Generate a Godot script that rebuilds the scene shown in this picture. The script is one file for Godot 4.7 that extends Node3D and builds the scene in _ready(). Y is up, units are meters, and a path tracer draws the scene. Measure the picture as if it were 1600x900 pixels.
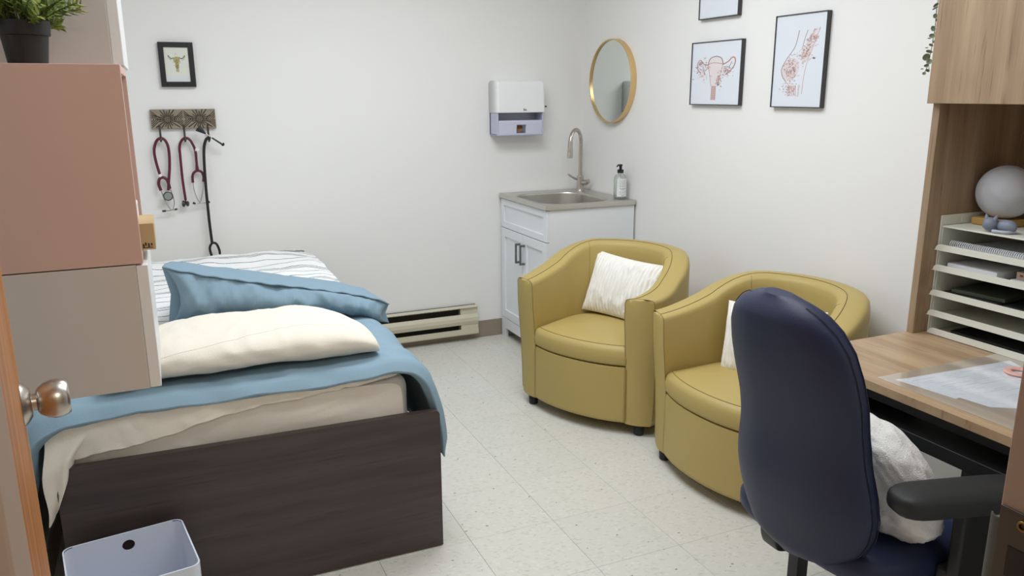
extends Node3D
# A small clinic room seen from its doorway. Origin: floor corner of back and right wall; x runs left (negative), z towards the door.

const CAM := Vector3(-2.3543, 1.4326, 4.2692)
var cam_r: Vector3
var cam_u: Vector3
var cam_w: Vector3
const FOCAL := 1239.18
var M := {}
var used := {}
var noise := FastNoiseLite.new()
var rng := RandomNumberGenerator.new()

# ---------------------------------------------------------------- geometry
class G:
	var v := PackedVector3Array()
	var n := PackedVector3Array()
	var t := PackedVector2Array()
	var ix := PackedInt32Array()
	func tri(a: int, b: int, c: int) -> void:
		var g := (v[b] - v[a]).cross(v[c] - v[a])
		if g.length_squared() < 1e-18:
			return
		if g.dot(n[a] + n[b] + n[c]) > 0.0:
			ix.append_array([a, c, b])
		else:
			ix.append_array([a, b, c])
	func vert(p: Vector3, m: Vector3, uv := Vector2.ZERO) -> int:
		v.append(p); n.append(m); t.append(uv)
		return v.size() - 1
	func flat(pts: Array, nrm := Vector3.ZERO) -> void:
		# flat convex polygon
		var m := nrm
		if m == Vector3.ZERO:
			m = -(pts[1] - pts[0]).cross(pts[2] - pts[0]).normalized()
		var s := v.size()
		for p: Vector3 in pts:
			vert(p, m)
		for i in range(1, pts.size() - 1):
			tri(s, s + i, s + i + 1)
	func quad_uv(a: Vector3, b: Vector3, c: Vector3, d: Vector3, m: Vector3) -> void:
		# a top-left, b top-right, c bottom-right, d bottom-left
		var s := v.size()
		vert(a, m, Vector2(0, 0)); vert(b, m, Vector2(1, 0)); vert(c, m, Vector2(1, 1)); vert(d, m, Vector2(0, 1))
		tri(s, s + 1, s + 2); tri(s, s + 2, s + 3)
	func cube(c: Vector3, s: Vector3, b := Basis()) -> void:
		var h := s * 0.5
		for ax in 3:
			for sg in [-1.0, 1.0]:
				var m := Vector3.ZERO; m[ax] = sg
				var u := Vector3.ZERO; u[(ax + 1) % 3] = h[(ax + 1) % 3]
				var w := Vector3.ZERO; w[(ax + 2) % 3] = h[(ax + 2) % 3]
				var o := m * h[ax]
				flat([c + b * (o - u - w), c + b * (o + u - w), c + b * (o + u + w), c + b * (o - u + w)], b * m)
	func span(a: Vector3, b: Vector3) -> void:
		cube((a + b) * 0.5, (b - a).abs())
	func rspan(a: Vector3, b: Vector3, r := 0.004, seg := 1) -> void:
		box((a + b) * 0.5, (b - a).abs(), r, seg)
	func box(c: Vector3, s: Vector3, r := 0.004, seg := 1, b := Basis()) -> void:
		var h := s * 0.5
		r = minf(r, minf(h.x, minf(h.y, h.z)) * 0.98)
		var cs := []
		for ax in 3:
			var l := []
			for k in seg + 1:
				l.append(-h[ax] + r * (1.0 - tan((1.0 - float(k) / seg) * PI / 4.0)))
			for k in seg + 1:
				l.append(h[ax] - r * (1.0 - tan((float(k) / seg) * PI / 4.0)))
			cs.append(l)
		var inner := h - Vector3(r, r, r)
		for ax in 3:
			var a1 := (ax + 1) % 3
			var a2 := (ax + 2) % 3
			for sg in [-1.0, 1.0]:
				var st := v.size()
				var nu: int = cs[a1].size()
				var nv: int = cs[a2].size()
				for i in nu:
					for j in nv:
						var p := Vector3.ZERO
						p[ax] = sg * h[ax]; p[a1] = cs[a1][i]; p[a2] = cs[a2][j]
						var q := p.clamp(-inner, inner)
						var m := (p - q).normalized()
						vert(c + b * (q + m * r), b * m)
				for i in nu - 1:
					for j in nv - 1:
						var k := st + i * nv + j
						tri(k, k + 1, k + nv + 1); tri(k, k + nv + 1, k + nv)
	func grid(rows: Array, cu := false, auto := true, flip := false, uvm := Vector2.ONE) -> void:
		# rows of points; cu: each row is a closed ring
		var nr := rows.size()
		var nc: int = rows[0].size()
		var st := v.size()
		var cen := Vector3.ZERO
		for i in nr:
			for j in nc:
				cen += rows[i][j]
		cen /= nr * nc
		var tot := 0.0
		for i in nr:
			for j in nc:
				var p: Vector3 = rows[i][j]
				var u0: Vector3 = rows[i][(j - 1 + nc) % nc if cu else maxi(j - 1, 0)]
				var u1: Vector3 = rows[i][(j + 1) % nc if cu else mini(j + 1, nc - 1)]
				var v0: Vector3 = rows[maxi(i - 1, 0)][j]
				var v1: Vector3 = rows[mini(i + 1, nr - 1)][j]
				var m := (u1 - u0).cross(v1 - v0)
				if m.length() < 1e-12:
					# a pole: lean on the next row
					var i2 := 1 if i == 0 else (nr - 2 if i == nr - 1 else i)
					var a: Vector3 = rows[i2][(j + 1) % nc] - rows[i2][j]
					m = (p - cen) if a.length() < 1e-9 else a.cross((rows[i2][j] - p) * (1.0 if i == 0 else -1.0))
				m = m.normalized()
				tot += m.dot(p - cen)
				vert(p, m, Vector2(float(j) / maxi(nc - (0 if cu else 1), 1), float(i) / maxi(nr - 1, 1)) * uvm)
		var neg := flip
		if auto and tot < 0.0:
			neg = true
		if neg:
			for k in range(st, v.size()):
				n[k] = -n[k]
		for i in nr - 1:
			for j in (nc if cu else nc - 1):
				var a := st + i * nc + j
				var b := st + i * nc + (j + 1) % nc
				tri(a, b, b + nc); tri(a, b + nc, a + nc)
	func fan(ring: Array, nrm: Vector3) -> void:
		var st := v.size()
		var c := Vector3.ZERO
		for p: Vector3 in ring:
			c += p
		vert(c / ring.size(), nrm)
		for p: Vector3 in ring:
			vert(p, nrm)
		for j in ring.size():
			tri(st, st + 1 + j, st + 1 + (j + 1) % ring.size())
	func loft(rings: Array, cap0 := true, cap1 := true) -> void:
		grid(rings, true)
		var k := rings.size() - 1
		var c0 := Vector3.ZERO
		var c1 := Vector3.ZERO
		var cm := Vector3.ZERO
		for p: Vector3 in rings[0]:
			c0 += p / rings[0].size()
		for p: Vector3 in rings[k]:
			c1 += p / rings[k].size()
		if cap0:
			var m: Vector3 = (rings[0][1] - c0).cross(rings[0][0] - c0).normalized()
			for p: Vector3 in rings[1]:
				cm += p / rings[1].size()
			fan(rings[0], m if m.dot(c0 - cm) >= 0 else -m)
		if cap1:
			var m2: Vector3 = (rings[k][1] - c1).cross(rings[k][0] - c1).normalized()
			cm = Vector3.ZERO
			for p: Vector3 in rings[k - 1]:
				cm += p / rings[k - 1].size()
			fan(rings[k], m2 if m2.dot(c1 - cm) >= 0 else -m2)
	func tube(pts: Array, rad: Variant, sides := 8, caps := true) -> void:
		var rings := []
		var up := Vector3.UP
		var last := Vector3.ZERO
		for i in pts.size():
			var d: Vector3 = (pts[mini(i + 1, pts.size() - 1)] - pts[maxi(i - 1, 0)]).normalized()
			if i == 0:
				up = Vector3.UP if absf(d.y) < 0.9 else Vector3.RIGHT
				last = d.cross(up).normalized()
			var x := (last - d * last.dot(d)).normalized()
			last = x
			var y := d.cross(x)
			var r: float = rad[i] if rad is Array else rad
			var ring := PackedVector3Array()
			for k in sides:
				var a := TAU * k / sides
				ring.append(pts[i] + (x * cos(a) + y * sin(a)) * r)
			rings.append(ring)
		# tubes bend, so their outside is found ring by ring
		var st := v.size()
		grid(rings, true, false)
		var w := 0.0
		for i in rings.size():
			for k in sides:
				w += n[st + i * sides + k].dot(rings[i][k] - pts[i])
		if w < 0.0:
			for k in range(st, v.size()):
				n[k] = -n[k]
			var fresh := PackedInt32Array()
			var old := ix
			ix = fresh
			for q in range(0, old.size(), 3):
				if old[q] >= st:
					tri(old[q], old[q + 1], old[q + 2])
				else:
					ix.append_array([old[q], old[q + 1], old[q + 2]])
		if caps:
			fan(Array(rings[0]), (pts[0] - pts[1]).normalized())
			fan(Array(rings[-1]), (pts[-1] - pts[-2]).normalized())
	func lathe(prof: Array, segs := 24, xf := Transform3D()) -> void:
		# prof: Vector2(radius, height); a doubled point is a sharp edge
		var part := []
		for i in prof.size():
			if part.size() > 1 and prof[i].distance_to(part[-1]) < 1e-6:
				_lathe(part, segs, xf); part = []
			part.append(prof[i])
		if part.size() > 1:
			_lathe(part, segs, xf)
	func _lathe(prof: Array, segs: int, xf: Transform3D) -> void:
		var st := v.size()
		for i in prof.size():
			var d: Vector2 = prof[mini(i + 1, prof.size() - 1)] - prof[maxi(i - 1, 0)]
			for k in segs:
				var a := TAU * k / segs
				var o := Vector3(cos(a), 0, sin(a))
				var m := (o * d.y - Vector3.UP * d.x).normalized()
				vert(xf * (o * prof[i].x + Vector3.UP * prof[i].y), (xf.basis * m).normalized(), Vector2(float(k) / segs, float(i) / prof.size()))
		for i in prof.size() - 1:
			for k in segs:
				var a2 := st + i * segs + k
				var b := st + i * segs + (k + 1) % segs
				tri(a2, b, b + segs); tri(a2, b + segs, a2 + segs)
	func sheet(rows: Array, th: float) -> void:
		# a thin cloth with two faces and closed borders
		var nr := rows.size()
		var nc: int = rows[0].size()
		var top := []
		var bot := []
		for i in nr:
			var a := PackedVector3Array()
			var b := PackedVector3Array()
			for j in nc:
				var m: Vector3 = (rows[i][mini(j + 1, nc - 1)] - rows[i][maxi(j - 1, 0)]).cross(rows[mini(i + 1, nr - 1)][j] - rows[maxi(i - 1, 0)][j]).normalized()
				a.append(rows[i][j] + m * th * 0.5)
				b.append(rows[i][j] - m * th * 0.5)
			top.append(a); bot.append(b)
		grid(top, false, false, false)
		grid(bot, false, false, true)
		var e := [PackedVector3Array(), PackedVector3Array()]
		for j in nc:
			e[0].append(top[0][j]); e[1].append(bot[0][j])
		for i in range(1, nr):
			e[0].append(top[i][nc - 1]); e[1].append(bot[i][nc - 1])
		for j in range(nc - 2, -1, -1):
			e[0].append(top[nr - 1][j]); e[1].append(bot[nr - 1][j])
		for i in range(nr - 2, 0, -1):
			e[0].append(top[i][0]); e[1].append(bot[i][0])
		grid(e, true)
	func prism(poly: PackedVector2Array, z0: float, z1: float, xf := Transform3D()) -> void:
		var tris := Geometry2D.triangulate_polygon(poly)
		for s in 2:
			var st := v.size()
			var z := z0 if s == 0 else z1
			for p in poly:
				vert(xf * Vector3(p.x, p.y, z), xf.basis * Vector3(0, 0, -1 if s == 0 else 1) * signf(z1 - z0))
			for q in range(0, tris.size(), 3):
				tri(st + tris[q], st + tris[q + 1], st + tris[q + 2])
		var area := 0.0
		for i in poly.size():
			area += poly[i].cross(poly[(i + 1) % poly.size()])
		var sgn := signf(area)
		for i in poly.size():
			var a := poly[i]
			var b := poly[(i + 1) % poly.size()]
			var m := Vector3(b.y - a.y, a.x - b.x, 0).normalized() * sgn
			flat([xf * Vector3(a.x, a.y, z0), xf * Vector3(b.x, b.y, z0), xf * Vector3(b.x, b.y, z1), xf * Vector3(a.x, a.y, z1)], (xf.basis * m).normalized())
	func mesh(mat: Material) -> ArrayMesh:
		var arr := []
		arr.resize(Mesh.ARRAY_MAX)
		arr[Mesh.ARRAY_VERTEX] = v
		arr[Mesh.ARRAY_NORMAL] = n
		arr[Mesh.ARRAY_TEX_UV] = t
		arr[Mesh.ARRAY_INDEX] = ix
		var m := ArrayMesh.new()
		m.add_surface_from_arrays(Mesh.PRIMITIVE_TRIANGLES, arr)
		m.surface_set_material(0, mat)
		return m

# ---------------------------------------------------------------- naming
func numbered(called: String) -> String:
	if not used.has(called):
		used[called] = 0
		return called
	used[called] += 1
	return "%s_%03d" % [called, used[called]]

func metas(o: Node3D, label: String, category: String, group := "") -> void:
	o.set_meta("label", label); o.set_meta("category", category)
	if group:
		o.set_meta("group", group)

func thing(called: String, label: String, category: String, at := Vector3.ZERO, turn := 0.0, group := "") -> Node3D:
	var o := Node3D.new()
	o.name = numbered(called)
	add_child(o)
	o.position = at
	o.rotation.y = turn
	metas(o, label, category, group)
	return o

func part(o: Node3D, called: String, g: G, mat: Material, label := "") -> MeshInstance3D:
	var m := MeshInstance3D.new()
	m.name = called
	m.mesh = g.mesh(mat)
	o.add_child(m, true)
	if label:
		m.set_meta("label", label)
	return m

func solo(called: String, g: G, mat: Material, label: String, category: String, at := Vector3.ZERO, turn := 0.0, group := "") -> MeshInstance3D:
	var m := MeshInstance3D.new()
	m.name = numbered(called)
	m.mesh = g.mesh(mat)
	add_child(m)
	m.position = at
	m.rotation.y = turn
	metas(m, label, category, group)
	return m

func struct(called: String, g: G, mat: Material) -> MeshInstance3D:
	var m := MeshInstance3D.new()
	m.name = called
	m.mesh = g.mesh(mat)
	add_child(m)
	m.set_meta("kind", "structure")
	return m

# a photograph pixel (1600 x 900) onto a plane of the room
func ray(x: float, y: float) -> Vector3:
	return cam_w + cam_r * (x - 800.0) / FOCAL + cam_u * (450.0 - y) / FOCAL
func on_z(x: float, y: float, z: float) -> Vector3:
	var d := ray(x, y)
	return CAM + d * (z - CAM.z) / d.z

func smooth_path(pts: Array, per := 6) -> Array:
	var c := Curve3D.new()
	for i in pts.size():
		var d: Vector3 = (pts[mini(i + 1, pts.size() - 1)] - pts[maxi(i - 1, 0)]) / 6.0
		c.add_point(pts[i], -d, d)
	var out := []
	for i in (pts.size() - 1) * per + 1:
		out.append(c.sample(mini(i / per, pts.size() - 2), float(i % per) / per if i < (pts.size() - 1) * per else 1.0))
	return out

# ---------------------------------------------------------------- materials
func mat(key: String, c: Color, rough := 0.6, metal := 0.0) -> StandardMaterial3D:
	var m := StandardMaterial3D.new()
	m.resource_name = key
	m.albedo_color = c
	m.roughness = rough
	m.metallic = metal
	M[key] = m
	return m

func rgb(r: int, g: int, b: int) -> Color:
	return Color(r / 255.0, g / 255.0, b / 255.0)

func tex(img: Image) -> ImageTexture:
	return ImageTexture.create_from_image(img)

func noise_tex(freq: float, seed_: int, normal := false, strength := 4.0, cell := false, size := 256) -> NoiseTexture2D:
	var f := FastNoiseLite.new()
	f.seed = seed_
	f.frequency = freq
	f.noise_type = FastNoiseLite.TYPE_CELLULAR if cell else FastNoiseLite.TYPE_SIMPLEX_SMOOTH
	f.fractal_octaves = 3
	var t := NoiseTexture2D.new()
	t.width = size; t.height = size
	t.seamless = true
	t.noise = f
	t.as_normal_map = normal
	t.bump_strength = strength
	return t

func tri(m: StandardMaterial3D, scale: Vector3, world := false) -> void:
	m.uv1_triplanar = true
	m.uv1_world_triplanar = world
	m.uv1_scale = scale
	m.uv1_triplanar_sharpness = 4.0

func bumpy(m: StandardMaterial3D, t: Texture2D, strength: float, scale: float) -> void:
	m.normal_enabled = true
	m.normal_texture = t
	m.normal_scale = strength
	tri(m, Vector3.ONE * scale)

func wood_image(a: Color, b: Color, c: Color, seed_: int, horizontal: bool, size := 512, streak := 1.0) -> Image:
	var f := FastNoiseLite.new()
	f.seed = seed_
	f.noise_type = FastNoiseLite.TYPE_SIMPLEX_SMOOTH
	f.fractal_octaves = 2
	f.frequency = 1.0
	var im := Image.create(size, size, false, Image.FORMAT_RGB8)
	for y in size:
		for x in size:
			var u := float(x) / size
			var w := float(y) / size
			if horizontal:
				var s := u; u = w; w = s
			# blend both ends so that the picture repeats
			var big := 0.0
			var fine := 0.0
			var k := absf(w - 0.5) * 2.0
			var ku := absf(u - 0.5) * 2.0
			big = f.get_noise_3d(u * 7.0, k * 1.2, ku * 0.8)
			fine = f.get_noise_3d(u * 55.0, k * 3.0, 9.0) * 0.6 + f.get_noise_3d(u * 140.0, k * 6.0, 3.0) * 0.4
			var q := clampf(0.5 + big * 0.75 + fine * 0.35 * streak, 0.0, 1.0)
			var col := a.lerp(b, q)
			if fine < -0.32:
				col = col.lerp(c, clampf((-0.32 - fine) * 3.0, 0.0, 0.7) * streak)
			im.set_pixel(x, y, col)
	return im

func dot(im: Image, x: int, y: int, c: Color) -> void:
	var w := im.get_width()
	var h := im.get_height()
	if x >= 0 and y >= 0 and x < w and y < h:
		im.set_pixel(x, y, im.get_pixel(x, y).lerp(Color(c.r, c.g, c.b), c.a))

func stroke(im: Image, a: Vector2, b: Vector2, r: float, c: Color) -> void:
	var lo := Vector2(minf(a.x, b.x) - r, minf(a.y, b.y) - r)
	var hi := Vector2(maxf(a.x, b.x) + r, maxf(a.y, b.y) + r)
	for y in range(int(lo.y), int(hi.y) + 2):
		for x in range(int(lo.x), int(hi.x) + 2):
			var p := Vector2(x, y)
			var q := Geometry2D.get_closest_point_to_segment(p, a, b)
			var d := p.distance_to(q)
			if d < r + 0.5:
				dot(im, x, y, Color(c.r, c.g, c.b, c.a * clampf(r + 0.5 - d, 0.0, 1.0)))

func curve(im: Image, pts: Array, r: float, c: Color) -> void:
	var l := []
	for p: Vector2 in pts:
		l.append(Vector3(p.x, p.y, 0))
	var s := smooth_path(l, 6)
	for i in s.size() - 1:
		stroke(im, Vector2(s[i].x, s[i].y), Vector2(s[i + 1].x, s[i + 1].y), r, c)

func blob(im: Image, p: Vector2, rx: float, ry: float, ang: float, c: Color) -> void:
	var r := maxf(rx, ry)
	for y in range(int(p.y - r), int(p.y + r) + 2):
		for x in range(int(p.x - r), int(p.x + r) + 2):
			var d := (Vector2(x, y) - p).rotated(-ang)
			var e := sqrt(d.x * d.x / (rx * rx) + d.y * d.y / (ry * ry))
			if e < 1.0:
				dot(im, x, y, Color(c.r, c.g, c.b, c.a * clampf((1.0 - e) * r, 0.0, 1.0)))

func printed(key: String, im: Image, rough := 0.5) -> StandardMaterial3D:
	var m := mat(key, Color.WHITE, rough)
	m.albedo_texture = tex(im)
	m.texture_repeat = false
	return m

func make_materials() -> void:
	noise.seed = 7
	noise.noise_type = FastNoiseLite.TYPE_SIMPLEX_SMOOTH
	noise.fractal_octaves = 2
	noise.frequency = 1.0
	rng.seed = 11
	var grainy := noise_tex(0.06, 3, true, 3.0)
	var leather := noise_tex(0.09, 5, true, 3.0, true)
	var weave := noise_tex(0.2, 8, true, 3.0)
	var wall := mat("wall_paint", rgb(240, 239, 236), 0.7)
	bumpy(wall, grainy, 0.02, 3.0)
	wall.uv1_world_triplanar = true
	mat("ceiling_white", rgb(240, 240, 238), 0.9)
	mat("corridor_paint", rgb(206, 196, 180), 0.8)
	mat("subfloor", rgb(138, 132, 120), 0.9)
	mat("vinyl_base", rgb(152, 137, 122), 0.55)
	# vinyl composition tile: pale ground with flecks
	var im := Image.create(1024, 1024, false, Image.FORMAT_RGB8)
	im.fill(rgb(218, 216, 207))
	for k in 5200:
		var p := Vector2(rng.randf() * 1024, rng.randf() * 1024)
		var a := rng.randfn(0.3, 0.5)
		var l := rng.randf_range(3, 12)
		var d := Vector2(cos(a), sin(a)) * l
		var c := Color(0.92, 0.92, 0.88, 0.35) if rng.randf() < 0.5 else Color(0.72, 0.71, 0.65, 0.28)
		stroke(im, p, p + d, rng.randf_range(0.8, 3.0), c)
	for k in 460:
		var p := Vector2(rng.randf() * 1024, rng.randf() * 1024)
		var a := rng.randfn(0.3, 0.6)
		var d := Vector2(cos(a), sin(a)) * rng.randf_range(3, 9)
		stroke(im, p, p + d, rng.randf_range(0.5, 1.3), Color(0.50, 0.48, 0.41, rng.randf_range(0.15, 0.5)))
	for k in 55:
		var p := Vector2(rng.randf() * 1024, rng.randf() * 1024)
		stroke(im, p, p + Vector2(rng.randf_range(1, 5), rng.randf_range(-2, 2)), rng.randf_range(0.9, 1.8), Color(0.27, 0.25, 0.21, 0.9))
	var fleck := tex(im)
	for k in 4:
		var m := mat("vinyl_tile_%d" % k, [Color(1, 1, 1), Color(0.992, 0.992, 0.99), Color(0.985, 0.986, 0.982), Color(0.995, 0.993, 0.986)][k], 0.42)
		m.albedo_texture = fleck
		tri(m, Vector3.ONE * 0.82, true)
		m.uv1_offset = Vector3(0.13 * k, 0.0, 0.29 * k)
	# woods
	var w := mat("oak", Color.WHITE, 0.5)
	w.albedo_texture = tex(wood_image(rgb(146, 121, 94), rgb(174, 150, 121), rgb(116, 92, 68), 21, false))
	tri(w, Vector3(2.2, 0.7, 2.2))
	w = mat("oak_desk", Color.WHITE, 0.42)
	w.albedo_texture = tex(wood_image(rgb(158, 129, 98), rgb(188, 160, 126), rgb(122, 94, 68), 23, false))
	tri(w, Vector3(2.2, 2.0, 0.7))
	w = mat("espresso", Color.WHITE, 0.5)
	w.albedo_texture = tex(wood_image(rgb(61, 51, 49), rgb(77, 66, 63), rgb(50, 42, 41), 31, true))
	tri(w, Vector3(0.7, 2.4, 0.7))
	w = mat("door_wood", Color.WHITE, 0.45)
	w.albedo_texture = tex(wood_image(rgb(164, 100, 44), rgb(200, 132, 66), rgb(128, 72, 30), 37, false))
	tri(w, Vector3(2.5, 0.6, 2.5))
	mat("door_edge", rgb(206, 156, 98), 0.5)
	mat("jamb_paint", rgb(168, 146, 130), 0.55)
	mat("brass_hole", rgb(150, 122, 70), 0.35, 1.0)
	mat("nickel", rgb(196, 190, 182), 0.3, 1.0)
	mat("strike_metal", rgb(96, 93, 88), 0.5, 1.0)
	mat("steel", rgb(176, 172, 166), 0.30, 1.0)
	var st := mat("brushed_steel", rgb(204, 201, 195), 0.4, 1.0)
	bumpy(st, grainy, 0.08, 3.0)
	st.uv1_scale = Vector3(3, 3, 60)
	mat("dark_metal", rgb(84, 82, 80), 0.4, 0.9)
	mat("handle_grey", rgb(128, 128, 128), 0.35, 0.9)
	mat("gold", rgb(228, 198, 146), 0.4, 1.0)
	mat("mirror_glass", rgb(226, 232, 230), 0.02, 1.0)
	# upholstery
	var c := mat("olive_leather", rgb(185, 163, 98), 0.5)
	bumpy(c, leather, 0.16, 9.0)
	mat("olive_seam", rgb(128, 110, 60), 0.6)
	var nv := mat("navy_vinyl", rgb(30, 38, 70), 0.5)
	bumpy(nv, leather, 0.12, 10.0)
	mat("navy_seam", rgb(28, 32, 54), 0.6)
	mat("black_plastic", rgb(30, 31, 32), 0.45)
	mat("black_soft", rgb(31, 32, 33), 0.55)
	mat("black_paint", rgb(20, 20, 22), 0.4)
	mat("black_frame", rgb(28, 28, 33), 0.35)
	mat("thin_frame", rgb(58, 58, 62), 0.4)
	# cloth
	for q in [["duvet_blue", rgb(132, 158, 173)], ["pillow_blue", rgb(128, 153, 168)], ["cream_cloth", rgb(233, 226, 211)], ["sheet_cloth", rgb(236, 228, 213)], ["mattress_cloth", rgb(236, 229, 217)], ["knit_white", rgb(242, 240, 232)]]:
		var k := mat(q[0], q[1], 0.9)
		bumpy(k, weave, 0.25, 5.0)
		k.rim_enabled = true
		k.rim = 0.15
	var fur := mat("white_fur", rgb(236, 234, 230), 0.95)
	bumpy(fur, noise_tex(0.16, 17, true, 6.0), 0.5, 7.0)
	fur.rim_enabled = true
	fur.rim = 0.4
	# quilt: white with black running stitches across
	im = Image.create(512, 512, false, Image.FORMAT_RGB8)
	im.fill(rgb(240, 241, 240))
	for row in [10, 78, 150, 164, 178, 256, 336, 420, 436, 452]:
		var x := 0.0
		while x < 512.0:
			var l := rng.randf_range(4, 9)
			var yy: float = row + sin(x * TAU / 256.0 + row) * 2.0
			stroke(im, Vector2(x, yy), Vector2(x + l, yy + rng.randf_range(-1, 1)), 2.5, Color(0.10, 0.11, 0.14, 1.0))
			x += l + rng.randf_range(2.5, 6)
	var qm := mat("striped_quilt", Color.WHITE, 0.9)
	qm.albedo_texture = tex(im)
	mat("stitch_trim", rgb(62, 64, 70), 0.9)
	# plastics, paints
	mat("white_gloss", rgb(240, 241, 240), 0.35)
	mat("cabinet_white", rgb(234, 237, 240), 0.4)
	mat("lavender_plastic", rgb(190, 192, 214), 0.25)
	mat("tray_plastic", rgb(206, 208, 226), 0.3)
	mat("kraft", rgb(140, 104, 66), 0.9)
	mat("logo_grey", rgb(150, 152, 152), 0.5)
	mat("heater_beige", rgb(209, 202, 179), 0.45)
	mat("heater_dark", rgb(58, 52, 44), 0.7)
	mat("pink_paint", rgb(214, 181, 168), 0.5)
	mat("grey_paint", rgb(208, 202, 196), 0.5)
	mat("bin_white", rgb(218, 224, 236), 0.4)
	mat("cardboard", rgb(196, 170, 126), 0.9)
	mat("cardboard_dark", rgb(70, 54, 36), 0.9)
	mat("pot_black", rgb(26, 28, 29), 0.5)
	mat("soil", rgb(46, 36, 28), 1.0)
	mat("stem_green", rgb(92, 100, 56), 0.8)
	for q in [["leaf_a", rgb(138, 162, 72)], ["leaf_b", rgb(104, 130, 56)], ["leaf_c", rgb(166, 184, 100)]]:
		var k := mat(q[0], q[1], 0.6)
		k.backlight_enabled = true
		k.backlight = Color(0.3, 0.34, 0.2)
	var eu := mat("eucalyptus", rgb(136, 150, 126), 0.7)
	eu.backlight_enabled = true
	eu.backlight = Color(0.2, 0.25, 0.2)
	mat("burgundy", rgb(92, 22, 46), 0.35)
	mat("black_rubber", rgb(24, 24, 26), 0.4)
	mat("tag_white", rgb(240, 240, 238), 0.6)
	mat("chrome", rgb(190, 190, 186), 0.22, 1.0)
	mat("chest_face", rgb(150, 155, 152), 0.4, 0.4)
	mat("sorter_white", rgb(222, 222, 208), 0.45)
	mat("paper_white", rgb(234, 236, 242), 0.8)
	mat("folder_green", rgb(70, 80, 62), 0.7)
	mat("folder_black", rgb(30, 31, 32), 0.6)
	mat("book_cream", rgb(214, 196, 176), 0.8)
	mat("book_red", rgb(176, 84, 58), 0.8)
	mat("wire_white", rgb(226, 228, 230), 0.4)
	var gl := mat("globe_white", rgb(200, 202, 208), 0.6)
	bumpy(gl, noise_tex(0.02, 13, true, 8.0), 0.35, 3.0)
	mat("base_wood", rgb(190, 150, 88), 0.5)
	mat("cat_grey", rgb(122, 129, 144), 0.5)
	mat("cat_light", rgb(176, 180, 192), 0.5)
	mat("ring_pink", rgb(228, 178, 166), 0.5)
	var cl := mat("clear_mat", Color(0.9, 0.92, 0.92, 0.10), 0.12)
	cl.transparency = BaseMaterial3D.TRANSPARENCY_ALPHA
	var gs := mat("bottle_glass", Color(0.93, 0.95, 0.93, 0.06), 0.04)
	gs.transparency = BaseMaterial3D.TRANSPARENCY_ALPHA
	gs.refraction_enabled = true
	gs.refraction_scale = 0.05
	var em := mat("diffuser_glow", rgb(245, 247, 245), 0.6)
	em.emission_enabled = true
	em.emission = Color(0.95, 1.0, 0.98)
	em.emission_energy_multiplier = 1.6

# ---------------------------------------------------------------- the scene
const TILE := 0.3048
const ROOM_L := -2.78
const ROOM_F := 3.785
const ROOM_H := 2.44

func _ready() -> void:
	# camera
	var yaw := 0.4155
	var pitch := 0.2418
	var roll := -0.0046
	cam_w = Vector3(sin(yaw) * cos(pitch), -sin(pitch), -cos(yaw) * cos(pitch))
	var rt := Vector3(cos(yaw), 0, sin(yaw))
	var up := rt.cross(cam_w)
	cam_r = rt * cos(roll) + up * sin(roll)
	cam_u = up * cos(roll) - rt * sin(roll)
	var cam := Camera3D.new()
	cam.name = "camera"
	cam.fov = rad_to_deg(2.0 * atan(450.0 / FOCAL))
	cam.near = 0.02
	add_child(cam)
	cam.transform = Transform3D(Basis(cam_r, cam_u, -cam_w), CAM)
	cam.current = true
	# air and exposure
	var we := WorldEnvironment.new()
	we.name = "environment"
	var e := Environment.new()
	e.background_mode = Environment.BG_COLOR
	e.background_color = Color(0, 0, 0)
	e.tonemap_mode = Environment.TONE_MAPPER_LINEAR
	e.tonemap_exposure = 1.0
	e.sdfgi_enabled = true
	e.ssao_enabled = true
	e.ssil_enabled = true
	we.environment = e
	add_child(we)
	# fluorescent ceiling fitting of the room; the other two are added fill lights
	area_light("room_lamp", Vector3(-1.4, ROOM_H - 0.06, 1.5), Vector2(1.2, 0.6), 2.36, Color(0.95, 0.965, 1.0))
	area_light("added_fill_near_desk", Vector3(-1.4, ROOM_H - 0.06, 2.75), Vector2(1.2, 0.6), 1.42, Color(0.95, 0.965, 1.0))  # added second lamp, gives more frontal light to faces turned to the door
	area_light("added_corridor_fill", Vector3(-1.9, ROOM_H - 0.06, 4.9), Vector2(0.6, 0.6), 1.4, Color(1.0, 0.96, 0.92))  # added unseen lamp, warms the cabinet sides that face the corridor

	make_materials()
	structure()
	doorway()
	bed()
	wall_cabinets()
	wall_hooks()
	heater()
	sink_corner()
	wall_art()
	tub_chairs()
	desk_corner()
	office_chair()
	waste_bin()
	ceiling_lights()

func area_light(called: String, at: Vector3, size: Vector2, energy: float, c: Color) -> void:
	var l := AreaLight3D.new()
	l.name = called
	l.area_size = size
	l.light_energy = energy
	l.light_color = c
	l.shadow_enabled = true
	l.area_range = 12.0
	l.area_attenuation = 2.0
	add_child(l)
	l.position = at
	l.rotation_degrees = Vector3(-90, 0, 0)

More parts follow.
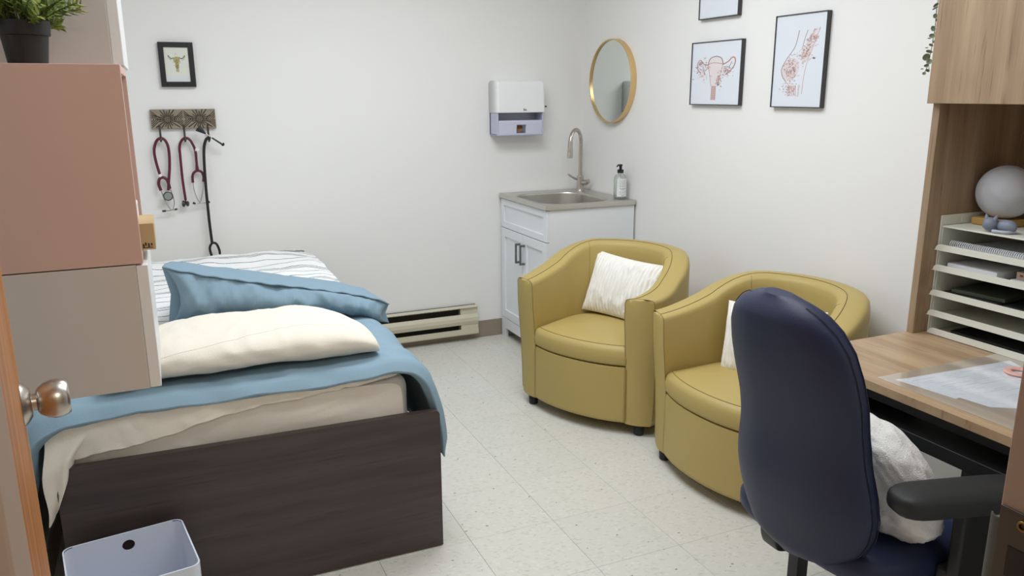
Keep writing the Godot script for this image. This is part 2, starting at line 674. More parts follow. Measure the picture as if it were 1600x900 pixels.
func ceiling_lights() -> void:
	for q in [[Vector3(-1.4, ROOM_H, 1.5), Vector2(1.22, 0.62), "long white fluorescent panel light on the ceiling above the middle of the room"], [Vector3(-1.4, ROOM_H, 2.75), Vector2(1.22, 0.62), "long white panel on the ceiling nearest the door, added as fill light"], [Vector3(-1.9, ROOM_H, 4.9), Vector2(0.62, 0.62), "square white panel on the corridor ceiling, added as fill light"]]:  # last two panels are added housings for the fill lights
		var t := thing("ceiling_light", q[2], "light", q[0])
		var s: Vector2 = q[1]
		var g := G.new()
		g.cube(Vector3(0, -0.015, -s.y / 2 - 0.01), Vector3(s.x + 0.04, 0.03, 0.02))
		g.cube(Vector3(0, -0.015, s.y / 2 + 0.01), Vector3(s.x + 0.04, 0.03, 0.02))
		g.cube(Vector3(-s.x / 2 - 0.01, -0.015, 0), Vector3(0.02, 0.03, s.y))
		g.cube(Vector3(s.x / 2 + 0.01, -0.015, 0), Vector3(0.02, 0.03, s.y))
		part(t, "frame", g, M.white_gloss)
		g = G.new()
		g.cube(Vector3(0, -0.016, 0), Vector3(s.x, 0.016, s.y))
		part(t, "diffuser", g, M.diffuser_glow)

func structure() -> void:
	var g := G.new()
	g.span(Vector3(-4.2, -0.12, -0.14), Vector3(0.14, -0.003, 5.7))
	var f := struct("floor", g, M.subfloor)
	# vinyl tiles, laid to the joints read from the photograph
	var x0 := -1.2343
	var z0 := 1.7681
	var meshes := {}
	for i in range(-10, 6):
		for j in range(-7, 13):
			var a := Vector2(maxf(x0 + i * TILE, ROOM_L), maxf(z0 + j * TILE, 0.0))
			var b := Vector2(minf(x0 + (i + 1) * TILE, 0.0), minf(z0 + (j + 1) * TILE, 5.5))
			var s := b - a
			if s.x < 0.02 or s.y < 0.02:
				continue
			if s.x < 0.0 or s.y < 0.0:
				continue
			var kind := rng.randi() % 4
			var key := "%.3f %.3f %d" % [s.x, s.y, kind]
			if not meshes.has(key):
				var t := G.new()
				var h := s * 0.5 - Vector2(0.00055, 0.00055)
				var k := h - Vector2(0.0004, 0.0004)
				var top := [Vector3(-k.x, 0, -k.y), Vector3(k.x, 0, -k.y), Vector3(k.x, 0, k.y), Vector3(-k.x, 0, k.y)]
				var low := [Vector3(-h.x, -0.0008, -h.y), Vector3(h.x, -0.0008, -h.y), Vector3(h.x, -0.0008, h.y), Vector3(-h.x, -0.0008, h.y)]
				t.flat(top, Vector3.UP)
				for q in 4:
					var r := (q + 1) % 4
					var o: Vector3 = (low[q] + low[r]).normalized()
					t.flat([top[q], top[r], low[r], low[q]], (o + Vector3.UP).normalized())
					t.flat([low[q], low[r], low[r] + Vector3.DOWN * 0.002, low[q] + Vector3.DOWN * 0.002], o)
				meshes[key] = t.mesh(M["vinyl_tile_%d" % kind])
			var o2 := MeshInstance3D.new()
			o2.name = "tile"
			o2.mesh = meshes[key]
			f.add_child(o2, true)
			o2.position = Vector3((a.x + b.x) / 2, 0, (a.y + b.y) / 2)
	g = G.new()
	g.span(Vector3(-4.2, ROOM_H, -0.14), Vector3(0.14, ROOM_H + 0.1, 5.7))
	struct("ceiling", g, M.ceiling_white)
	g = G.new()
	g.span(Vector3(ROOM_L - 0.12, -0.003, -0.12), Vector3(0.12, ROOM_H, 0))
	struct("wall_back", g, M.wall_paint)
	g = G.new()
	g.span(Vector3(0, -0.003, 0), Vector3(0.12, ROOM_H, ROOM_F + 0.12))
	struct("wall_right", g, M.wall_paint)
	g = G.new()
	g.span(Vector3(ROOM_L - 0.12, -0.003, 0), Vector3(ROOM_L, ROOM_H, ROOM_F + 0.12))
	struct("wall_left", g, M.wall_paint)
	g = G.new()
	g.span(Vector3(ROOM_L, -0.003, ROOM_F), Vector3(-2.49, ROOM_H, ROOM_F + 0.12))
	g.span(Vector3(-1.53, -0.003, ROOM_F), Vector3(0, ROOM_H, ROOM_F + 0.12))
	g.span(Vector3(-2.49, 2.10, ROOM_F), Vector3(-1.53, ROOM_H, ROOM_F + 0.12))
	struct("wall_front", g, M.wall_paint)
	# corridor outside the door
	g = G.new()
	g.span(Vector3(-4.2, -0.003, 5.5), Vector3(0.12, ROOM_H, 5.6))
	struct("wall_corridor_far", g, M.corridor_paint)
	g = G.new()
	g.span(Vector3(0.0, -0.003, ROOM_F + 0.12), Vector3(0.12, ROOM_H, 5.5))
	struct("wall_corridor_right", g, M.corridor_paint)
	g = G.new()
	g.span(Vector3(-4.2, -0.003, ROOM_F + 0.0), Vector3(-4.1, ROOM_H, 5.5))
	struct("wall_corridor_left", g, M.corridor_paint)
	g = G.new()
	g.span(Vector3(-4.1, -0.003, ROOM_F), Vector3(ROOM_L - 0.12, ROOM_H, ROOM_F + 0.12))
	struct("wall_corridor_near", g, M.corridor_paint)
	# rubber baseboards
	g = G.new()
	g.rspan(Vector3(ROOM_L, 0, 0), Vector3(0, 0.102, 0.006), 0.002)
	struct("baseboard_back", g, M.vinyl_base)
	g = G.new()
	g.rspan(Vector3(-0.006, 0, 0.006), Vector3(0, 0.102, ROOM_F), 0.002)
	struct("baseboard_right", g, M.vinyl_base)
	g = G.new()
	g.rspan(Vector3(ROOM_L, 0, 0.006), Vector3(ROOM_L + 0.006, 0.102, ROOM_F), 0.002)
	struct("baseboard_left", g, M.vinyl_base)

func doorway() -> void:
	# frame: two jambs and a head
	var g := G.new()
	g.rspan(Vector3(-2.49, 0, ROOM_F - 0.006), Vector3(-2.45, 2.10, ROOM_F + 0.126), 0.002)
	g.rspan(Vector3(-1.57, 0, ROOM_F - 0.006), Vector3(-1.53, 2.10, ROOM_F + 0.126), 0.002)
	g.rspan(Vector3(-2.49, 2.06, ROOM_F - 0.005), Vector3(-1.53, 2.10, ROOM_F + 0.125), 0.002)
	# door stop
	g.rspan(Vector3(-2.45, 0, ROOM_F + 0.05), Vector3(-2.435, 2.06, ROOM_F + 0.09), 0.002)
	g.rspan(Vector3(-1.585, 0, ROOM_F + 0.05), Vector3(-1.57, 2.06, ROOM_F + 0.09), 0.002)
	# casings
	g.rspan(Vector3(-2.52, 0, ROOM_F - 0.012), Vector3(-2.47, 2.13, ROOM_F), 0.003)
	g.rspan(Vector3(-1.55, 0, ROOM_F - 0.012), Vector3(-1.5, 2.13, ROOM_F), 0.003)
	var tr := struct("trim_1", g, M.jamb_paint)
	# strike plate on the latch jamb, with its curved lip towards the room
	g = G.new()
	g.rspan(Vector3(-1.5725, 0.93, ROOM_F - 0.004), Vector3(-1.569, 1.006, ROOM_F + 0.04), 0.001)
	var lip := []
	for k in 6:
		var a := k / 5.0 * 1.1
		var row := PackedVector3Array()
		for y in [0.895, 0.90, 0.984, 0.989]:
			row.append(Vector3(-1.5715 + 0.014 * (1.0 - cos(a)), y, ROOM_F - 0.003 - 0.016 * sin(a)))
		lip.append(row)
	g.sheet(lip, 0.002)
	g.rspan(Vector3(-1.5725, 0.895, ROOM_F - 0.004), Vector3(-1.569, 0.932, ROOM_F + 0.04), 0.001)
	var sp := part(tr, "strike_plate", g, M.strike_metal, "dull metal strike plate with a curved lip")
	g = G.new()
	g.lathe([Vector2(0.0035, 0.0), Vector2(0.0055, 0.0), Vector2(0.0055, 0.0), Vector2(0.006, 0.0015), Vector2(0.0045, 0.002), Vector2(0.0035, 0.0015)], 16, Transform3D(Basis(Vector3.FORWARD, PI / 2).rotated(Vector3.UP, PI), Vector3(-1.5725, 0.993, ROOM_F + 0.022)))
	part(sp, "screw_ring", g, M.brass_hole)
	g = G.new()
	g.span(Vector3(-1.5732, 0.93, ROOM_F + 0.01), Vector3(-1.5722, 0.965, ROOM_F + 0.03))
	part(sp, "latch_hole", g, M.black_paint)
	# door leaf, hinged at the left jamb and opened into the room a little past square
	var hinge := Vector3(-2.450, 0, 3.79)
	var free := Vector3(-2.578, 0, 2.945)
	var d := (free - hinge).normalized()
	var nrm := Vector3(-d.z, 0, d.x)  # to the right, the face with the knob
	if nrm.x < 0:
		nrm = -nrm
	var len := hinge.distance_to(free)
	var b := Basis(d, Vector3.UP, d.cross(Vector3.UP))
	var mid := hinge + d * len * 0.5 - nrm * 0.022
	var dr := Node3D.new()
	dr.name = "door_1"
	dr.set_meta("kind", "structure")
	add_child(dr)
	g = G.new()
	g.box(mid + Vector3(0, 1.035, 0) - d * 0.004, Vector3(len - 0.008, 2.04, 0.043), 0.0015, 1, b)
	part(dr, "leaf", g, M.door_wood)
	g = G.new()
	g.box(free - nrm * 0.022 + Vector3(0, 1.035, 0) - d * 0.004, Vector3(0.008, 2.04, 0.044), 0.0015, 1, b)
	part(dr, "edge_band", g, M.door_edge)
	# knob set on both faces
	for side in [1.0, -1.0]:
		var base: Vector3 = free - d * 0.062 + Vector3(0, 1.0, 0) - nrm * (0.0 if side > 0 else 0.044)
		var kn := Transform3D(Basis(nrm.cross(Vector3.UP), nrm * side, Vector3.UP), base)
		g = G.new()
		g.lathe([Vector2(0.0, 0.012), Vector2(0.018, 0.012), Vector2(0.0215, 0.011), Vector2(0.029, 0.005), Vector2(0.0325, 0.0), ], 32, kn)
		g.lathe([Vector2(0.012, 0.010), Vector2(0.0125, 0.026), Vector2(0.0125, 0.026), Vector2(0.014, 0.028)], 24, kn)
		var ro := part(dr, "rosette", g, M.nickel)
		g = G.new()
		g.lathe([Vector2(0.0, 0.018), Vector2(0.0145, 0.018), Vector2(0.0195, 0.021), Vector2(0.0255, 0.029), Vector2(0.0285, 0.039), Vector2(0.0285, 0.047), Vector2(0.0262, 0.055), Vector2(0.0232, 0.060), Vector2(0.0205, 0.060), Vector2(0.0205, 0.060), Vector2(0.019, 0.058), Vector2(0.0, 0.057)], 40, kn)
		part(ro, "knob", g, M.nickel, "brushed nickel door knob")

# ---------------------------------------------------------------- bed
func lump(x: float, z: float, f: float, s := 0.0) -> float:
	return noise.get_noise_3d(x * f, z * f, s)

func pillow_rows(hw: float, hd: float, ht: float, nu := 48, nv := 36, pinch := 0.06, wr := 0.0, sd := 0.0, full := 1.0) -> Array:
	# closed rings around the long axis: a stuffed bag with seams and drawn-in corners
	var rings := []
	for i in nu + 1:
		var u := -1.0 + 2.0 * i / nu
		u = sin(u * PI / 2.0) * 0.35 + u * 0.65
		var ring := PackedVector3Array()
		for j in nv:
			var a := TAU * j / nv
			var w := cos(a)
			w = signf(w) * pow(absf(w), 0.75)
			var sgn := signf(sin(a)) if absf(sin(a)) > 1e-6 else 0.0
			var th := pow(maxf(1.0 - pow(absf(u), 2.6 * full), 0.0), 0.55 / full) * pow(maxf(1.0 - pow(absf(w), 2.6 * full), 0.0), 0.55 / full)
			var x := u * hw * (1.0 - pinch * (1.0 - w * w) * absf(u) * absf(u))
			var z := w * hd * (1.0 - pinch * 1.4 * (1.0 - u * u))
			var y := sgn * ht * th
			if wr > 0.0:
				y += sgn * wr * th * (lump(u * 2.0, w * 1.6, 2.0, sd + sgn) + 0.5 * lump(u * 2.0, w * 3.0, 4.5, sd + 3.0 * sgn))
			ring.append(Vector3(x, y, z))
		rings.append(ring)
	return rings

func bed() -> void:
	# frame
	var t := thing("bed", "dark espresso wood bed frame with a plain flat end board", "bed", Vector3(-2.156, 0, 1.06))
	var o := Vector3(2.156, 0, -1.06)
	var g := G.new()
	# end board: rounded upper corners
	var poly := PackedVector2Array()
	var x1 := -2.684
	var x2 := -1.630
	poly.append(Vector2(x1, 0.012)); poly.append(Vector2(x2, 0.004))
	for k in 5:
		var a := k / 4.0 * PI / 2
		poly.append(Vector2(x2 - 0.014 + 0.014 * cos(a), 0.457 + 0.014 * sin(a)))
	for k in 5:
		var a := PI / 2 + k / 4.0 * PI / 2
		poly.append(Vector2(x1 + 0.014 + 0.014 * cos(a), 0.469 + 0.014 * sin(a)))
	g.prism(poly, 2.040, 2.064, Transform3D(Basis(), o))
	part(t, "end_board", g, M.espresso)
	g = G.new()
	g.rspan(o + Vector3(x1, 0.01, 0.03), o + Vector3(x2, 0.50, 0.054), 0.004)
	part(t, "head_board", g, M.espresso)
	for x in [x1, x2 - 0.022]:
		g = G.new()
		g.rspan(o + Vector3(x, 0.12, 0.054), o + Vector3(x + 0.022, 0.33, 2.040), 0.003)
		part(t, "side_rail", g, M.espresso)
	for k in 12:
		g = G.new()
		g.rspan(o + Vector3(x1 + 0.023, 0.275, 0.12 + k * 0.16), o + Vector3(x2 - 0.023, 0.293, 0.20 + k * 0.16), 0.003)
		part(t, "slat", g, M.oak)
	# mattress in a fitted cover
	g = G.new()
	var rings := []
	for i in 61:
		var z := 0.075 + (2.030 - 0.075) * i / 60.0
		var e := minf(z - 0.075, 2.030 - z)
		var ins := 0.022 * pow(1.0 - clampf(e / 0.03, 0, 1), 2.0)
		var ring := PackedVector3Array()
		for j in 72:
			var a := TAU * j / 72
			var cx := signf(cos(a)) * pow(absf(cos(a)), 0.16)
			var cy := signf(sin(a)) * pow(absf(sin(a)), 0.22)
			var p := Vector3(-2.187 + cx * (0.472 - ins), 0.446 + cy * (0.151 - ins), z)
			p += Vector3(cx, cy, 0) * 0.004 * lump(p.x + p.y * 2.0, p.z, 7.0)
			if z > 2.0:
				p.z += 0.006 * (0.5 + lump(p.x * 0.5 + p.y * 1.8, p.y * 2.0, 6.0, 5.0)) * clampf((z - 2.0) / 0.03, 0, 1) - 0.006
			ring.append(p)
		rings.append(ring)
	g.grid(rings, true)
	# end faces with soft creases
	for e2 in [0, 60]:
		var mid := Vector3.ZERO
		for p: Vector3 in rings[e2]:
			mid += p / 72.0
		var rr := []
		for k in 9:
			var row := PackedVector3Array()
			var f := 1.0 - k / 8.0
			for p: Vector3 in rings[e2]:
				var q: Vector3 = mid + (p - mid) * f
				if e2 == 60:
					q.z = 2.030 - 0.005 + 0.007 * lump(q.x * 0.7, q.y * 4.0 + q.x * 0.8, 2.6, 2.0) + 0.006 * (0.3 - absf(lump(q.x * 0.6, q.y * 5.0 - q.x * 1.1, 2.2, 6.0)))
				row.append(q)
			rr.append(row)
		rr[0] = rings[e2]
		g.grid(rr, true, false, e2 == 0)
	solo("mattress", g, M.mattress_cloth, "mattress in a beige fitted sheet lying in the dark bed frame", "mattress")
	# cream flat sheet hanging over the end of the mattress, its corner falling beside the end board
	g = G.new()
	var rows := []
	for i in 15:
		var q := i / 14.0
		var row := PackedVector3Array()
		for j in 91:
			var s := j / 90.0
			var x := -2.655 + s * 0.90
			var low := lerpf(0.497, 0.602, pow(s, 0.9)) - 0.012 * sin(s * 9.0) * (1.0 - s) + 0.008 * lump(s * 3.0, 0.0, 3.0)
			var y := lerpf(0.606, low, q)
			var z := 2.0345 + 0.005 * lump(x, y * 0.6, 9.0, 4.0) * q + 0.006 * q + 0.006 * absf(lump(x * 1.6, y * 1.2, 9.0, 14.0))
			if q < 0.15:
				z -= (0.15 - q) * 0.25
				y = 0.606
			row.append(Vector3(x, y, z))
		rows.append(row)
	g.sheet(rows, 0.0025)
	# the corner flap
	rows = []
	for i in 25:
		var q := i / 24.0
		var row := PackedVector3Array()
		for j in 25:
			var s := j / 24.0
			var low := lerpf(0.335, 0.50, pow(s, 1.4))
			var y := lerpf(0.592, low, q)
			var x := -2.700 - 0.012 * q + s * (0.078 - 0.012 * q) + s * 0.07 * (1.0 - q) + 0.004 * sin(q * 9.0)
			var z := 2.035 + 0.035 * smoothstep(0.1, 0.5, q) * (1.0 - smoothstep(0.45, 0.9, s)) + 0.010 * sin(s * 11.0 + q * 2.0) * q
			if q > 0.2 and s > 0.4:
				z = maxf(z, 2.036)
			row.append(Vector3(x, y, z))
		rows.append(row)
	g.sheet(rows, 0.0025)
	solo("flat_sheet", g, M.sheet_cloth, "cream flat sheet hanging out from under the blue duvet at the bed end", "sheet")
	# blue duvet: rings across the bed, marching along it
	g = G.new()
	var prof := [Vector2(-2.742, 0.43), Vector2(-2.738, 0.53), Vector2(-2.722, 0.59), Vector2(-2.68, 0.622), Vector2(-2.6, 0.632), Vector2(-2.4, 0.634), Vector2(-2.2, 0.636), Vector2(-2.0, 0.637), Vector2(-1.85, 0.640), Vector2(-1.76, 0.645), Vector2(-1.70, 0.630), Vector2(-1.660, 0.580), Vector2(-1.632, 0.50), Vector2(-1.614, 0.41), Vector2(-1.608, 0.325)]
	var path := []
	for p: Vector2 in prof:
		path.append(Vector3(p.x, p.y, 0))
	var sm := smooth_path(path, 6)
	rings = []
	for i in 97:
		var q := i / 96.0
		var z := lerpf(0.30, 2.052, q)
		var edge := minf((z - 0.30), (2.052 - z))
		var puff := sqrt(clampf(edge / 0.030, 0.0, 1.0))
		var outer := PackedVector3Array()
		var inner := PackedVector3Array()
		for j in sm.size():
			var p: Vector3 = sm[j]
			var tg: Vector3 = (sm[mini(j + 1, sm.size() - 1)] - sm[maxi(j - 1, 0)]).normalized()
			var nn := Vector3(-tg.y, tg.x, 0)
			var tip := sqrt(clampf(minf(j, sm.size() - 1 - j) / 3.0, 0.0, 1.0))
			var th := 0.004 + 0.038 * puff * tip
			var drop: float = clampf((0.60 - p.y) / 0.25, 0.0, 1.0)
			var wav := 0.010 * lump(p.x * 1.2, z, 3.2, 1.0) + 0.007 * lump(p.x, z * 2.0, 6.0, 2.0) + 0.012 * (0.35 - absf(lump(p.x * 1.3, z * 2.6, 3.4, 14.0)))
			var fold: float = drop * 0.014 * sin(z * 17.0 + p.x * 4.0) * (1.0 if p.x > -2.2 else 0.35)
			var down := 0.016 * pow(clampf((z - 1.96) / 0.09, 0.0, 1.0), 2.0)
			var pz := z + 0.012 * lump(p.x, 0.0, 4.0, 6.0) * q - (0.03 * drop if p.x > -2.2 else 0.0) * q
			var mid := Vector3(p.x, p.y - 0.019 - down, pz) + nn * (wav * (0.9 if drop < 0.1 else 0.45) + absf(fold))
			if p.x < -2.7:
				mid.x = maxf(mid.x, -2.752)
			outer.append(mid + nn * th * 0.5)
			inner.append(mid - nn * th * 0.5)
		var ring := PackedVector3Array(outer)
		for j in range(inner.size() - 1, -1, -1):
			ring.append(inner[j])
		rings.append(ring)
	g.grid(rings, true, false, false)
	fix_out(g, rings)
	g.fan(Array(rings[0]), Vector3.FORWARD) if false else close_strip(g, rings[0])
	close_strip(g, rings[96])
	solo("duvet", g, M.duvet_blue, "dusty blue duvet spread over the bed and hanging down its side", "duvet")
	# striped quilt over the far half
	g = G.new()
	rows = []
	for i in 41:
		var q := i / 40.0
		var z := lerpf(0.24, 1.44, q)
		var row := PackedVector3Array()
		for j in 61:
			var s := j / 60.0
			var x := lerpf(-2.70, -1.690, s)
			var y := 0.662 + 0.014 * lump(x, z, 3.0, 8.0) + 0.006 * lump(x, z, 9.0, 9.0)
			y += 0.03 * exp(-pow((z - 0.40) / 0.16, 2.0)) * (1.0 - smoothstep(0.75, 1.0, s))
			y -= 0.014 * smoothstep(0.94, 1.0, s) + 0.012 * smoothstep(0.92, 1.0, q)
			y -= 0.02 * (1.0 - smoothstep(0.0, 0.05, q))
			row.append(Vector3(x, y, z + 0.02 * lump(x, 0.0, 3.0)))
		rows.append(row)
	# two faces by hand so that the stitches get their own coordinates
	var lowr := []
	for r in rows:
		var l := PackedVector3Array()
		for p: Vector3 in r:
			l.append(p - Vector3(0, 0.016, 0))
		lowr.append(l)
	g.grid(rows, false, false, true, Vector2(2.1, 2.4))
	g.grid(lowr, false, false, false, Vector2(2.1, 2.4))
	var ea := [PackedVector3Array(), PackedVector3Array()]
	for j in 61:
		ea[0].append(rows[0][j]); ea[1].append(lowr[0][j])
	for i in range(1, 41):
		ea[0].append(rows[i][60]); ea[1].append(lowr[i][60])
	for j in range(59, -1, -1):
		ea[0].append(rows[40][j]); ea[1].append(lowr[40][j])
	for i in range(39, 0, -1):
		ea[0].append(rows[i][0]); ea[1].append(lowr[i][0])
	g.grid(ea, true)
	var qu := thing("quilt", "white quilt with rows of black running stitches at the far end of the bed", "quilt")
	part(qu, "cloth", g, M.striped_quilt)
	g = G.new()
	for j in range(0, 58):
		var a: Vector3 = rows[0][j]
		var b2: Vector3 = rows[0][j + 1]
		for k in 2:
			var p0 := a.lerp(b2, 0.5 * k) + Vector3(0, 0.007, 0.002)
			g.tube([p0, p0 + Vector3(0.004, 0.003 + 0.004 * rng.randf(), 0.0), p0 + Vector3(0.0075, 0.0, 0.001)], 0.0024, 5)
	part(qu, "edge_stitching", g, M.stitch_trim, "black stitching along the quilt edge")
	# cream pillow
	g = G.new()
	var cp := []
	for i in 97:
		var u := i / 96.0
		var x := lerpf(-2.56, -1.785, u)
		var e := pow(maxf(1.0 - pow(absf(u * 2.0 - 1.0), 3.4), 0.0), 0.52)
		var hy := 0.010 + 0.050 * e - 0.006 * (1.0 - u)
		var hz := 0.022 + 0.185 * e
		var zf := 1.992 - 0.030 * pow(1.0 - e, 2.0)
		var yc := 0.642 + hy + 0.012 * (1.0 - e)
		var ring := PackedVector3Array()
		for j in 48:
			var an := TAU * j / 48
			var cz := signf(cos(an)) * pow(absf(cos(an)), 0.72)
			var cy := signf(sin(an)) * pow(absf(sin(an)), 0.80)
			var wr := e * (0.006 * lump(x * 1.4, cz * 0.3 + cy * 0.3, 3.5, 31.0) + 0.009 * (0.3 - absf(lump(x * 2.2, cz * 0.35 + cy * 0.25, 3.2, 33.0))) * (1.0 if sin(an) > -0.4 else 0.3))
			if u > 0.8 and sin(an) > -0.3:
				wr += 0.006 * sin(cz * 7.0 + cy * 3.0) * smoothstep(0.8, 0.95, u) * e
			ring.append(Vector3(x, yc + cy * (hy + wr), zf - hz + cz * (hz + wr)))
		cp.append(ring)
	g.loft(cp)
	var p1 := solo("bed_pillow", g, M.cream_cloth, "plump cream pillow lying flat on the duvet in front of the blue pillow", "pillow")
	g = G.new()
	var sl := []
	for i in range(2, 95):
		var f := 3.0 + 5.5 * smoothstep(0.0, 0.8, i / 96.0)
		var j0 := int(f)
		sl.append((cp[i][j0] as Vector3).lerp(cp[i][j0 + 1], f - j0))
	g.tube(sl, 0.0011, 5)
	part(p1, "seam", g, M.sheet_cloth)
	# blue pillow slumped on its long edge against the cream one
	g = G.new()
	var sec := [[-0.045, 0.02], [0.0, 0.10], [0.030, 0.22], [0.048, 0.38], [0.052, 0.55], [0.043, 0.72], [0.026, 0.88], [0.008, 0.98], [0.0, 1.01], [-0.014, 1.02], [-0.05, 1.05], [-0.10, 1.07], [-0.16, 1.06], [-0.22, 0.98], [-0.28, 0.80], [-0.325, 0.52], [-0.34, 0.25], [-0.33, 0.06], [-0.28, 0.0], [-0.20, 0.0], [-0.12, 0.0]]
	var tops := [[0.0, 0.875], [0.06, 0.862], [0.2, 0.832], [0.4, 0.797], [0.62, 0.762], [0.8, 0.730], [0.93, 0.700], [1.0, 0.672]]
	var pr := []
	for i in 97:
		var u := i / 96.0
		var x := lerpf(-2.378, -1.625, u)
		var top := table_at(tops, u)
		var base := 0.668 - 0.07 * smoothstep(0.65, 1.0, u)
		var full := pow(1.0 - pow(absf(u * 2.0 - 1.0), 7.0), 0.6)
		var ring := PackedVector3Array()
		for j in sec.size():
			var s = sec[j]
			var fy: float = s[1]
			var waist := sin(clampf(fy, 0.0, 1.0) * PI)
			var zz: float = -0.02 + (s[0] + 0.02) * (0.05 + 0.95 * full)
			var y := lerpf(base, top, lerpf(clampf(fy, 0.0, 1.0), fy, full))
			var inx := 0.055 * waist * (1.0 - full) * (1.0 if u < 0.5 else -0.7)
			var wr := 0.0
			if j > 0 and j < 8:
				wr = 0.018 * lump(x * 1.5, y * 2.0, 4.0, 21.0) + 0.030 * (0.25 - absf(lump(x * 1.4 + y * 1.6, y * 1.2 - x * 0.6, 5.0, 23.0))) + 0.010 * lump(x * 2.0 - y * 1.5, y * 2.0 + x, 9.0, 27.0)
			elif j > 9 and j < 16:
				wr = 0.008 * lump(x * 1.5, zz * 3.0, 4.0, 25.0)
			var p := Vector3(x + inx, y, 1.470 + 0.03 * u + zz)
			if j < 9:
				p.z += wr * full
			else:
				p.y += wr * full
			ring.append(p)
		pr.append(ring)
	g.loft(pr)
	var p2 := solo("bed_pillow", g, M.pillow_blue, "dusty blue pillow with a flanged seam slumped on edge behind the cream pillow", "pillow")
	g = G.new()
	var r0 := PackedVector3Array()
	var r1 := PackedVector3Array()
	for i in 97:
		var c: Vector3 = pr[i][8]
		r0.append(c + Vector3(0, -0.002, -0.003))
		r1.append(c + Vector3(0, 0.003 + 0.002 * sin(i * 0.7), 0.011 + 0.002 * sin(i * 0.45)))
	g.sheet([r0, r1], 0.003)
	part(p2, "flange", g, M.pillow_blue)

func fix_out(g: G, rings: Array) -> void:
	# turn normals away from the ring centres line by line (the duvet is a bent slab, so use its slab sides)
	var nc: int = rings[0].size()
	var w := 0.0
	for i in rings.size():
		for j in nc:
			var opp: Vector3 = rings[i][nc - 1 - j]
			w += g.n[i * nc + j].dot(rings[i][j] - opp)
	if w < 0.0:
		for k in g.n.size():
			g.n[k] = -g.n[k]
		var old := g.ix
		g.ix = PackedInt32Array()
		for q in range(0, old.size(), 3):
			g.tri(old[q], old[q + 1], old[q + 2])

func close_strip(g: G, ring: PackedVector3Array) -> void:
	var nc := ring.size()
	for j in nc / 2 - 1:
		g.flat([ring[j], ring[j + 1], ring[nc - 2 - j], ring[nc - 1 - j]])

# ---------------------------------------------------------------- cabinets on the left wall
func cube_cabinet(label: String, x_front: float, y0: float, y1: float, z0: float, z1: float, m: Material, with_door: bool, door_m: Material) -> void:
	var t := thing("wall_cabinet", label, "cabinet", Vector3(ROOM_L, y0, (z0 + z1) / 2))
	var d := x_front - ROOM_L - (0.02 if with_door else 0.0)
	var h := y1 - y0
	var w := z1 - z0
	var th := 0.015
	for s in [-1, 1]:
		var g := G.new()
		g.rspan(Vector3(0.002, 0, s * (w / 2 - th)), Vector3(d, h, s * w / 2), 0.0012)
		part(t, "side_panel", g, m)
	var g2 := G.new()
	g2.rspan(Vector3(0.002, h - th, -w / 2 + th), Vector3(d, h, w / 2 - th), 0.0012)
	part(t, "top_panel", g2, m)
	g2 = G.new()
	g2.rspan(Vector3(0.002, 0, -w / 2 + th), Vector3(d, th, w / 2 - th), 0.0012)
	part(t, "bottom_panel", g2, m)
	g2 = G.new()
	g2.span(Vector3(0.002, th, -w / 2 + th), Vector3(0.008, h - th, w / 2 - th))
	part(t, "back_panel", g2, m)
	if with_door:
		g2 = G.new()
		g2.rspan(Vector3(d + 0.0002, 0.001, -w / 2 + 0.001), Vector3(d + 0.02, h - 0.001, w / 2 - 0.001), 0.0015)
		part(t, "door", g2, door_m)

